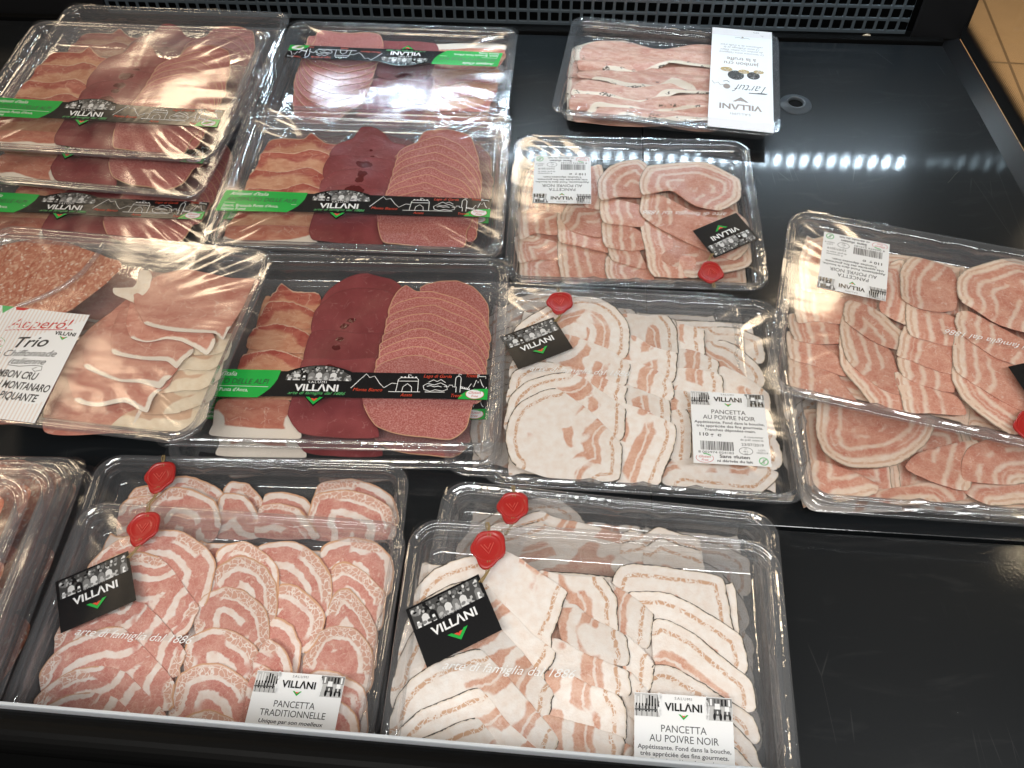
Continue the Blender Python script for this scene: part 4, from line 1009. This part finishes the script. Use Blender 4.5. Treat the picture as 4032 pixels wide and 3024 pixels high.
def alpine_band():
    F = Flat(); W_, Hh = 253.0, 28.5
    F.grid(62, 2.0, W_, 26.5, 'black', 0, 22, 2)
    ry = lambda y: float(np.interp(y, [0.6, 8, 17, 27.5], [66, 74, 79, 80.5]))
    for j in range(6):
        ya, yb = 0.6+26.9*j/6, 0.6+26.9*(j+1)/6; la, lb = 3.5*(ya-.6)/26.9, 3.5*(yb-.6)/26.9
        for i in range(12):
            F.poly([(la+(ry(ya)-la)*i/12, ya), (la+(ry(ya)-la)*(i+1)/12, ya), (lb+(ry(yb)-lb)*(i+1)/12, yb), (lb+(ry(yb)-lb)*i/12, yb)], 'green', 1)
    F.text('Antipasti d\'Italia', 8.5, 21.3, 4.4, 'film_white', 2, align='l', wd=36, shear=.3)
    F.text('ANTIPASTO DELLE ALPI', 6.5, 13.6, 5.2, 'text', 2, align='l', wd=66, shear=.22)
    F.line([(5.5, 11.6), (73, 11.0)], .35, 'film_white', 2)
    F.text('Speck, Bresaola Punta d\'Anca,', 5, 6.2, 3.6, 'film_white', 2, align='l', wd=52, shear=.12); F.text('Salame Fumé', 4.4, 2.0, 3.6, 'film_white', 2, align='l', wd=23, shear=.12)
    dome = [(86+54*k/24, 26.2 + 6.6*math.sin(math.pi*k/24)**.8) for k in range(25)]
    F.poly(dome[::-1], 'black', 0)
    crowd(F, 86, 140, 17.6, 32.2, 1, True)
    F.text('SALUMI', 113, 14.6, 2.2, 'film_white', 9, wd=15, space=1.3)
    F.text('VILLΛNI', 113, 7.2, 6.4, 'white', 9, wd=36, bold=.028)
    F.text('arte di famiglia dal 1886', 114, 3.8, 3.0, 'sage', 9, wd=47, shear=.45)
    F.poly([(104, 2.4), (113, -7.0), (122, 2.4)], 'black', 0)
    chevron(F, 113, -5.6, 7.0, 9)
    def art(pts, sx=1.0): F.line(pts, .55, 'film_white', 3)
    art([(141, 11), (147, 19), (152, 25), (155, 21.5), (159, 23), (164, 16), (168, 12), (174, 16.5), (178, 16)])
    art([(178, 8.5), (179, 20), (181, 21.8), (194, 21.8), (195.5, 20), (196, 8.5)]); art([(178.5, 18.5), (195.8, 18.5)])
    art([(183, 8.5), (183.5, 13), (187, 16), (190.5, 13), (191, 8.5)]); art([(187, 22), (187, 24.8), (189.4, 24.2)])
    for i in range(5): F.rect(180.5+3*i, 21.8, 182+3*i, 22.9, 'film_white', 3)
    art([(172, 8.3), (218, 8.3)])
    art([(201, 10.5), (200, 14), (203, 16.4), (209, 15), (214, 17.2), (219, 14.5), (220, 11), (216, 9.2), (210, 10.4), (206, 8.8), (201, 10.5)])
    art([(203, 13.6), (206, 14.4), (209, 13.2), (212, 14), (215, 13.2)]); art([(204, 17.5), (208, 20), (211, 18.4), (214, 20.4), (218, 17.5)])
    art([(217, 13.6), (221, 13.6), (221, 15.2), (224, 15.2), (224, 13.6), (227, 13.6), (227, 8.4)]); art([(226, 13), (226, 22), (227.2, 24), (229.4, 24), (230.4, 22), (230.4, 8.4)]); art([(228.3, 24), (228.3, 26.4), (230.6, 25.6)])
    for i in range(6): F.rect(230.6+1.5*i*0.9, 13.0-.4*i, 231.4+1.5*i*0.9, 14.4-.4*i, 'film_white', 3)
    art([(230.4, 12.6), (238, 11.2)])
    k0 = 0
    art([(236, 11.4), (239, 17), (241, 14), (243, 20.6), (244.4, 18), (246, 21.5), (248, 16), (249.5, 14)])
    art([(239, 9.4), (243, 8.6), (248, 9.6), (251, 10.6), (251.6, 14.2)]); art([(244, 23), (244, 26), (245, 26), (245, 24.2), (250.5, 24.2), (250.5, 22.4)])
    for t, x, y, wd in (('Monte Bianco', 155, 8.4, 24), ('Aosta', 187, 3.8, 9.5), ('Lago di Garda', 211, 22.2, 23), ('Trento', 228.5, 3.8, 10), ('Trieste', 239, 23.4, 9)):
        F.text(t, x, y, 3.1, 'orange', 4, wd=wd, shear=.3)
    F.text('Dolomiti', 228+12, 5.8, 2.6, 'orange', 4, wd=8, shear=.3)
    F.poly([(229, 2.0), (231, 6), (236, 10), (243, 12), (W_, 12.5), (W_, 2.0)][::-1], 'green', 4)
    gluten(F, 242.5, 7.0, 1.05, 5)
    return F, W_, Hh
def truffle_wrap():
    F = Flat(); W_, Hh = 71.5, 194.0
    F.grid(0, 0, W_, Hh, 'white', 0, 6, 14)
    F.rect(0, 0, W_, 15, 'blush', 1); F.rect(0, 178, W_, Hh, 'blush', 1)
    F.text('VILLΛNI', 36, 150, 9.5, 'taupe', 2, wd=47, bold=.03); F.text('SALUMI', 36, 165, 4.2, 'taupe', 2, wd=22, space=1.25)
    chevron(F, 36, 136, 9.0, 2, ('taupe', 'taupe'), 1)
    F.text('Tartuf', 27, 112, 15, 'text', 2, wd=38, shear=.55, bold=-.012)
    F.disc(52, 118, 4.0, 4.6, 'taupe', 2); F.line([(54, 115), (59, 117), (62, 112), (66, 115), (69, 110)], .8, 'taupe', 2); F.line([(49, 110), (52, 107), (56, 109)], .9, 'text', 2)
    F.poly([(6, 125), (8, 127), (27, 127.5), (27, 126)], 'text', 2)
    R = random.Random(4)
    for x, y, r, c in ((42, 95, 9.5, 'grey1'), (22, 93, 7.5, 'grey1'), (33, 87, 6.5, 'gold'), (53, 85, 7, 'gold'), (16, 85, 6, 'gold')):
        q2 = .95 if c == 'grey1' else .6
        F.disc(x, y, r, r*q2, c, 2 if c == 'grey1' else 4, 16)
        for i in range(26):
            q, rr_ = R.uniform(0, 6.3), r*.85*R.random()**.5
            F.disc(x+rr_*math.cos(q), y+rr_*q2*math.sin(q), .5, .5, R.choice(['grey3', 'black', 'taupe'] if c == 'grey1' else ['pink', 'taupe', 'grey4']), 5, 6)
    F.text('jambon cru', 36, 69, 7, 'taupe', 2, wd=40, bold=.01); F.text('à la truffe', 36, 60, 7, 'taupe', 2, wd=34, bold=.01)
    for i, t in enumerate(('La rencontre entre l\'élégance', 'du jambon cru italien Villani', '13 mois d\'affinage et le', 'raffinement de la truffe d\'été')):
        F.text(t, 36, 49-5.2*i, 3.6, 'taupe', 2, wd=(52, 50, 42, 50)[i], shear=.3)
    F.line([(26, 19), (31, 17.5), (35, 19.5), (39, 17.5), (44, 19)], .8, 'taupe', 2); F.disc(35, 16.5, 1.4, 1.4, 'taupe', 2)
    F.text('Sans gluten ni dérivés du lait', 36, 9.5, 3.4, 'taupe', 2, wd=52, shear=.3); F.text('sans nitrites ni nitrates', 36, 3.5, 3.4, 'taupe', 2, wd=42, shear=.3)
    return F, W_, Hh
def trio_label():
    F = Flat(); W_, Hh = 70.0, 107.0
    F.grid(-42, 0, W_, Hh, 'white', 0, 10, 10)
    for i in range(36): F.rect(-42+3.1*i, 0.2, -40.6+3.1*i, Hh-.2, 'pink', 1)
    F.text('Apperó!', 33, 88, 10.5, 'red', 3, wd=54, shear=.4, rot=.10); F.line([(5, 82), (14, 84), (62, 90)], .7, 'red', 3)
    logo(F, 57.6, 90 - 6.5, 3.7, 'black', 3); chevron(F, 57.6, 78.6, 3.6, 3)
    F.text('Trio', 35, 68.5, 11, 'text', 3, wd=27, shear=.4, bold=.012, rot=.16)
    F.text('de Chiffonnade', 32, 58.5, 6.6, 'text', 3, wd=56, shear=.4, rot=.11); F.text('italienne', 39, 51.5, 6.2, 'text', 3, wd=31, shear=.4, rot=.09)
    F.line([(24, 49), (34, 48.6), (46, 51), (53, 51), (54, 47.5), (49, 45.5), (46, 47.5), (49, 49.5)], .5, 'text', 3)
    for s_, x, y, wd in (('JAMBON CRU', 53.7, 37.7, 41), ('SAUCISSON MONTANARO', 68.2, 27.8, 73), ('SALAMI PIQUANTE', 62.5, 18.0, 55)):
        F.text(s_, x, y, 7.0, 'text', 3, align='r', wd=wd, shear=.22, bold=.016)
    F.disc(4, 69, 7, 5.5, 'white', 2); F.ring(4, 69, 7, 5.5, .5, 'sage', 3); F.text('Sans', 4, 70, 3, 'red', 3, shear=.3); F.text('gluten', 4, 66, 3, 'red', 3, shear=.3)
    F.poly([(-9, Hh), (2, Hh), (-5, Hh-8)], 'sage', 2); F.poly([(3.5, Hh-.1), (16, Hh-.1), (12, Hh-2.6), (5, Hh-3)], 'red', 2)
    return F, W_, Hh
def script_print():
    F = Flat()
    F.text('arte di famiglia dal 1886', 41.5, 0, 5.6, 'film_white', 1, wd=83, shear=.5, bold=-.004)
    return F
CACHE = {}
def printed(key, fn, name, parent, aff, zf):
    """one mesh per kind of print and placement"""
    r = fn(); F = r[0] if isinstance(r, tuple) else r
    return F.build(name, parent, aff, zf)

def seal(parent, x, y, z, rot, r=13.2):
    R = random.Random(int(x*7+y*3)); V, F = [], []; n = 48
    lob = [R.uniform(.84, 1.16) for _ in range(7)]
    prof = [(1.0, 0.0), (1.0, .9), (.95, 1.5), (.88, 1.7), (.80, 1.6), (.74, .95), (.70, .9), (.66, 1.15), (.62, .85), (.4, .8), (.2, .8)]
    for q, h in prof:
        for k in range(n):
            a = 2*math.pi*k/n; t = a/(2*math.pi)*7; i = int(t) % 7; f = t-int(t); f = f*f*(3-2*f)
            e = lob[i]*(1-f)+lob[(i+1) % 7]*f; e = 1+(e-1)*max(0, (q-.62)/.38) + .05*math.sin(5*a+x)*max(0, (q-.7)/.3)
            V.append(((x+r*q*e*math.cos(a+rot))*.001, (y+r*q*e*math.sin(a+rot))*.001, z+h*.001))
    for i in range(len(prof)-1):
        for k in range(n): F.append((i*n+k, i*n+(k+1) % n, (i+1)*n+(k+1) % n, (i+1)*n+k))
    V.append((x*.001, y*.001, z+.0008)); c = len(V)-1
    for k in range(n): F.append(((len(prof)-1)*n+k, (len(prof)-1)*n+(k+1) % n, c))
    o = make('wax_seal', V, F, M_WAX, parent, smooth=True)
    mb = MB()                                    # the stamped chevrons
    for s_, dy in ((5.6, -4.4), (2.8, -1.2)):
        P = [(-s_*.8, dy+s_*1.25), (0, dy), (s_*.8, dy+s_*1.25)]
        c2, s2 = math.cos(rot), math.sin(rot)
        mb.tube([((x+p*c2-q*s2)*.001, (y+p*s2+q*c2)*.001, z+.0010) for p, q in P], .00045, 6)
    mb.build('stamp_mark', M_WAXM, o)
    return o
M_WAX = plain('red_wax', (0.42, 0.020, 0.017), 0.36, 0.45, 0.1); M_WAXM = plain('stamped_wax', (0.62, 0.09, 0.07), 0.35)
M_CORD = plain('gold_cord', (0.30, 0.21, 0.09), 0.6)
def cord(parent, pts, z):
    mb = MB(); R = random.Random(2)
    for s_ in (-1.1, 0.3, 1.3):
        mb.tube([((x+s_*(1 if i % 2 == 0 else .55)+R.uniform(-.3, .3))*.001, y*.001, z+(.0008 if abs(y) < 101 else -.0001)+.0003*abs(s_)) for i, (x, y) in enumerate(pts)], .00042, 6)
    return mb.build('cord', M_CORD, parent, True)

# ------------------------------------------------------------------ the packs
POSE = {'P4': (0.1276, 0.6114, 0.0215, -0.0818, 0.0302, -0.0036), 'P3': (0.1061, 0.3829, 0.0374, -0.1009, -0.0472, -0.0133), 'P1': (0.0418, 0.1317, 0.0682, -0.1018, 0.0841, -0.0103),
 'T1': (-0.2140, 0.1698, 0.0400, -0.1154, 0.0465, 0.0218), 'P5': (0.3486, 0.4181, 0.0631, -0.3128, 0.0228, -0.0036), 'P2': (0.0544, 0.1774, 0.0406, -0.1498, -0.0282, -0.0005),
 'T2': (-0.2128, 0.2234, 0.0222, -0.0615, 0.0788, -0.0112), 'A4': (-0.1347, 0.6176, 0.0676, -0.0701, 0.0220, -0.0215), 'A5': (-0.1417, 0.4277, 0.0442, -0.0597, 0.0592, -0.0040),
 'A1': (-0.3982, 0.7431, 0.0885, -0.1605, 0.0807, 0.0198), 'K': (-0.3539, 0.4376, 0.0720, -0.1663, 0.0046, 0.0017), 'E': (0.1953, 0.8387, 0.0205, -0.2021, 0.0052, -0.0077),
 'A7': (-0.1254, 0.8136, 0.0443, -0.0989, 0.0152, -0.0111), 'P6': (0.3504, 0.3576, 0.0410, -0.1200, 0.0021, 0.0001), 'A0': (-0.3911, 0.8232, 0.0655, -0.1205, 0.0366, -0.0015),
 'P3b': (0.0770, 0.4030, 0.0205, -0.11, -0.01, 0.0), 'A4b': (-0.137, 0.630, 0.0462, -0.066, 0.015, -0.012), 'A5b': (-0.142, 0.4220, 0.0215, -0.05, 0.02, 0.0), 'A7b': (-0.128, 0.806, 0.0215, -0.09, 0.0, 0.0),
 'A2': (-0.4090, 0.7160, 0.0670, -0.175, 0.05, 0.01), 'A3': (-0.4100, 0.6520, 0.0445, -0.11, 0.0, 0.0), 'A0b': (-0.400, 0.8250, 0.0440, -0.11, 0.03, 0.0),
 'K2': (-0.4300, 0.4650, 0.0480, -0.12, 0.0, 0.0), 'P6b': (0.3520, 0.3620, 0.0203, -0.11, 0.0, 0.0), 'P2b': (0.0560, 0.1850, 0.0203, -0.14, 0.0, 0.0), 'P5b': (0.352, 0.40, 0.0415, -0.2, 0.01, 0.0),
 'Q1': (-0.4700, 0.2310, 0.0440, -0.05, 0.0, 0.0), 'Q2': (-0.4650, 0.2140, 0.0660, -0.05, 0.0, 0.0), 'Q3': (-0.4600, 0.1960, 0.0880, -0.045, 0.0, 0.0), 'Q4': (-0.4610, 0.1770, 0.1100, -0.05, 0.0, 0.0),
 'Q0': (-0.4700, 0.2350, 0.0215, -0.05, 0.0, 0.0)}
TRAYME, FILMME = {}, {}
def base_mesh(ty, seed):
    if ty not in TRAYME:
        V, F = tray_mesh(ty); me = bpy.data.meshes.new('tray'); me.from_pydata(V, [], F); me.materials.append(M_TRAY)
        me.polygons.foreach_set('use_smooth', [True]*len(F)); me.update(); TRAYME[ty] = me
    if (ty, seed) not in FILMME:
        V, F = film_mesh(ty, seed); me = bpy.data.meshes.new('film'); me.from_pydata(V, [], F); me.materials.append(M_FILM if ty in 'pe' else M_WRINKLE)
        me.polygons.foreach_set('use_smooth', [True]*len(F)); me.update(); FILMME[(ty, seed)] = me
    return TRAYME[ty], FILMME[(ty, seed)]
def pack(key, name, ty, content, label, group, flip=False, seed=1, only=None):
    x, y, z, wz, tx, ty_ = POSE[key]
    R = Matrix.Rotation(wz, 3, 'Z') @ Matrix.Rotation(tx, 3, 'X') @ Matrix.Rotation(-ty_, 3, 'Y')
    root = bpy.data.objects.new(name, None); C.objects.link(root); root.empty_display_size = .02
    root.matrix_world = Matrix.Translation(Vector((x, y, z)) - R @ Vector((0, 0, H))) @ R.to_4x4()
    tag(root, label, 'meat pack', group)
    tm, fm = base_mesh(ty, seed)
    link('tray', tm, root); link('film', fm, root)
    if content:
        for kd, me in slices_of(content):
            o = link(PART[kd], me, root)
            if flip: o.rotation_euler = (0, 0, math.pi)
    return root, film_height(ty, seed)
def rot180(A): return [[-A[0][0], -A[0][1], -A[0][2]], [-A[1][0], -A[1][1], -A[1][2]]]

def band(root, zf, flip=False, dx=0.0, dy=0.0):
    F, W_, Hh = alpine_band()
    A = affine((-132+dx, -56.5+dy), (123+dx, -55.5+dy), (-131.6+dx, -28+dy), W_, Hh)
    if flip: A = affine((123.0, 47.5), (-126, 49.5), (122.0, 19.0), W_, Hh)
    F.build('label_band', root, A, zf)
def pancetta_prints(root, zf, lab, two, tag_on=True, lab_rot=False, flip=False):
    if lab:
        F, W_, Hh = pancetta_label(two); A = affine(*lab, W_, Hh)
        F.build('label', root, A, zf)
    s = -1 if flip else 1
    f = lambda p: (s*p[0], s*p[1])
    F, W_, Hh = hang_tag()
    if tag_on:
        A = affine(f((-101.5, 6.0)), f((-56.6, 32.5)), f((-120.0, 41.0)), W_, Hh)
        F.build('hang_tag', root, A, zf, z0=0.0008)
        script_print().build('film_print', root, affine(f((-92, 6.0)), f((-8.5, 6.2)), f((-92, 12.0)), 83.0, 6.0), zf)
    x, y = f((-70.5, 86.0)); seal(root, x, y, zf(x, y)+.0004, .25 + (math.pi if flip else 0))
    z = zf(x, y)
    cord(root, [f(p) for p in [(-70.5, 94), (-71.2, 98), (-72, 101.5), (-72.2, 104.2)]], z)
    cord(root, [f(p) for p in [(-73.5, 62), (-70, 68), (-68.5, 73), (-69, 77)]], z)

POIVRE = ('PANCETTA', 'AU POIVRE NOIR', 27, 41); TRADI = ('PANCETTA', 'TRADITIONNELLE', 27, 43)
LAB = lambda x0, y1, dx=0.0: ((x0, y1-69.5), (x0+59.2, y1-69.0), (x0+dx, y1))
GP, GA, GQ = 'pancetta packs', 'sliced antipasto packs', 'stacked packs at the lower left edge'
# hidden layers of the stacks first
pack('P3b', 'pancetta_pack', 'p', 'P3', 'pancetta pack lying under the one with the wax seal in the middle row', GP, seed=2)
pack('P6b', 'pancetta_pack', 'p', 'P1', 'bottom pancetta pack of the stack at the right hand edge', GP, seed=3)
pack('P2b', 'pancetta_pack', 'p', 'P3', 'lowest peppered pancetta pack of the front stack on the black shelf', GP, seed=1)
r, z = pack('P6', 'pancetta_pack', 'p', 'P6', 'pancetta pack with its lower edge showing beneath the tilted pack at the right', GP, seed=4)
r, z = pack('E', 'truffle_ham_pack', 'e', 'E', 'raw ham pack with a white paper sleeve, alone below the grille', 'other ham packs', seed=5)
F, W_, Hh = truffle_wrap()
F.build('paper_sleeve', r, affine((117.5, 97.0), (46.0, 97.8), (118.9, -96.3), W_, Hh), z, z0=.0006)
r, z = pack('P4', 'pancetta_pack', 'p', 'P4', 'upside down pancetta pack between the paper sleeved ham and the white peppered pancetta', GP, seed=6)
pancetta_prints(r, z, ((-43.0, 71.2), (-102.2, 70.2), (-42.5, 1.2)), POIVRE, flip=True)
r, z = pack('P3', 'pancetta_pack', 'p', 'P3', 'white peppered pancetta pack in the middle row with its whole label readable', GP, seed=1)
pancetta_prints(r, z, LAB(39.0, -5.5, 1.5), POIVRE)
r, z = pack('P5', 'pancetta_pack', 'p', 'P5', 'skewed upside down pancetta pack on top at the right hand edge', GP, seed=7)
pancetta_prints(r, z, ((-36.9, 79.0), (-93.4, 79.8), (-37.8, 11.2)), POIVRE, flip=True)
r, z = pack('P2', 'pancetta_pack', 'p', 'P2', 'peppered pancetta pack mostly covered by the front pack, only its far rim and seal showing', GP, seed=3)
pancetta_prints(r, z, None, POIVRE, tag_on=False)
r, z = pack('P1', 'pancetta_pack', 'p', 'P1', 'large white peppered pancetta pack in front against the rail', GP, seed=2)
pancetta_prints(r, z, LAB(27.0, 1.0, 0.5), POIVRE)
r, z = pack('T2', 'pancetta_pack', 'p', 'T2', 'pink pancetta pack mostly covered, its seal below the dark gap', GP, seed=4)
pancetta_prints(r, z, None, TRADI, tag_on=False)
r, z = pack('T1', 'pancetta_pack', 'p', 'T1', 'pink rolled pancetta pack labelled traditionnelle in front against the rail', GP, seed=6)
pancetta_prints(r, z, LAB(41.0, -7.0, 0.2), TRADI)
r, z = pack('A5b', 'antipasto_pack', 'a', 'A5', 'antipasto pack underneath the lower middle antipasto pack', GA, seed=2); band(r, z)
r, z = pack('A5', 'antipasto_pack', 'a', 'A5', 'antipasto pack with dark red bresaola, partly covered by the ham trio pack', GA, seed=3); band(r, z, dx=1.5, dy=1.5)
r, z = pack('A7b', 'antipasto_pack', 'a', 'A4', 'antipasto pack under the upside down one beside the grille', GA, flip=True, seed=2)
r, z = pack('A7', 'antipasto_pack', 'a', 'A4', 'upside down antipasto pack just below the grille, its band reading the other way', GA, flip=True, seed=4); band(r, z, True)
r, z = pack('A4b', 'antipasto_pack', 'a', 'A5', 'antipasto pack right under the topmost middle antipasto pack', GA, seed=5); band(r, z)
r, z = pack('A4', 'antipasto_pack', 'a', 'A4', 'middle antipasto pack with speck, bresaola and salami all in full view', GA, seed=6); band(r, z)
pack('A0b', 'antipasto_pack', 'a', 'A4', 'antipasto pack under the farthest one in the left corner', GA, seed=3)
r, z = pack('A0', 'antipasto_pack', 'a', 'A4', 'farthest antipasto pack in the left corner, peeking from behind the glaring stack', GA, seed=7)
r, z = pack('A3', 'antipasto_pack', 'a', 'A5', 'third antipasto pack down in the left stack, its band in view', GA, seed=8); band(r, z)
r, z = pack('A2', 'antipasto_pack', 'a', 'A5', 'second antipasto pack in the left stack, only its front edge showing', GA, seed=9); band(r, z)
r, z = pack('A1', 'antipasto_pack', 'a', 'A4', 'topmost antipasto pack of the left stack under glaring wrinkled film', GA, seed=10); band(r, z, dx=4)
pack('K2', 'ham_trio_pack', 'k', 'K', 'ham trio pack hidden below the one with the striped label', 'other ham packs', seed=2)
r, z = pack('K', 'ham_trio_pack', 'k', 'K', 'ham and salami trio pack with a pink striped label, resting on an antipasto pack', 'other ham packs', seed=3)
F, W_, Hh = trio_label()
F.build('label', r, affine((-62.5, -98.5), (7.2, -99.0), (-67.4, 8.2), W_, Hh), z, z0=.0006)
mb = MB()                                        # the tray's divider ridge between the compartments
mb.tube([(-.024, .092, .0185), (-.024, .075, .0188), (-.027, .055, .0188), (-.036, .037, .0188), (-.05, .022, .0188), (-.066, .010, .0188)], .0022, 8)
mb.build('divider', M_TRAY, r, True)
for k, (kk, lab) in enumerate((('Q0', 'lowest pack of the stack at the lower left edge'), ('Q1', 'second pack from the bottom of the stack at the lower left edge'), ('Q2', 'third pack from the bottom of the stack at the lower left edge'),
                 ('Q3', 'pack just beneath the top one of the stack at the lower left edge'), ('Q4', 'topmost pack of spicy salami in the stack at the lower left edge'))):
    root, z = pack(kk, 'salami_pack', 'k', None, lab, GQ, seed=k+1)
    if 'QS' not in MESH:
        wave = lambda x, y: .4*math.sin(x/11)*math.sin(y/13)
        MESH['QS'] = [('spicy', slice_mesh('spicy', [-118+46*i, -70+55*j, -72+46*i, -84+55*j, -30+46*i, -66+55*j, -24+46*i, -24+55*j, -66+46*i, -8+55*j, -112+46*i, -20+55*j], [(0, 6)], [], i+4*j, 14, -.03, wave, 31+i+7*j))
                      for j in range(3) for i in range(4)]
    for kd, me in MESH['QS']: link('salami_slice', me, root)
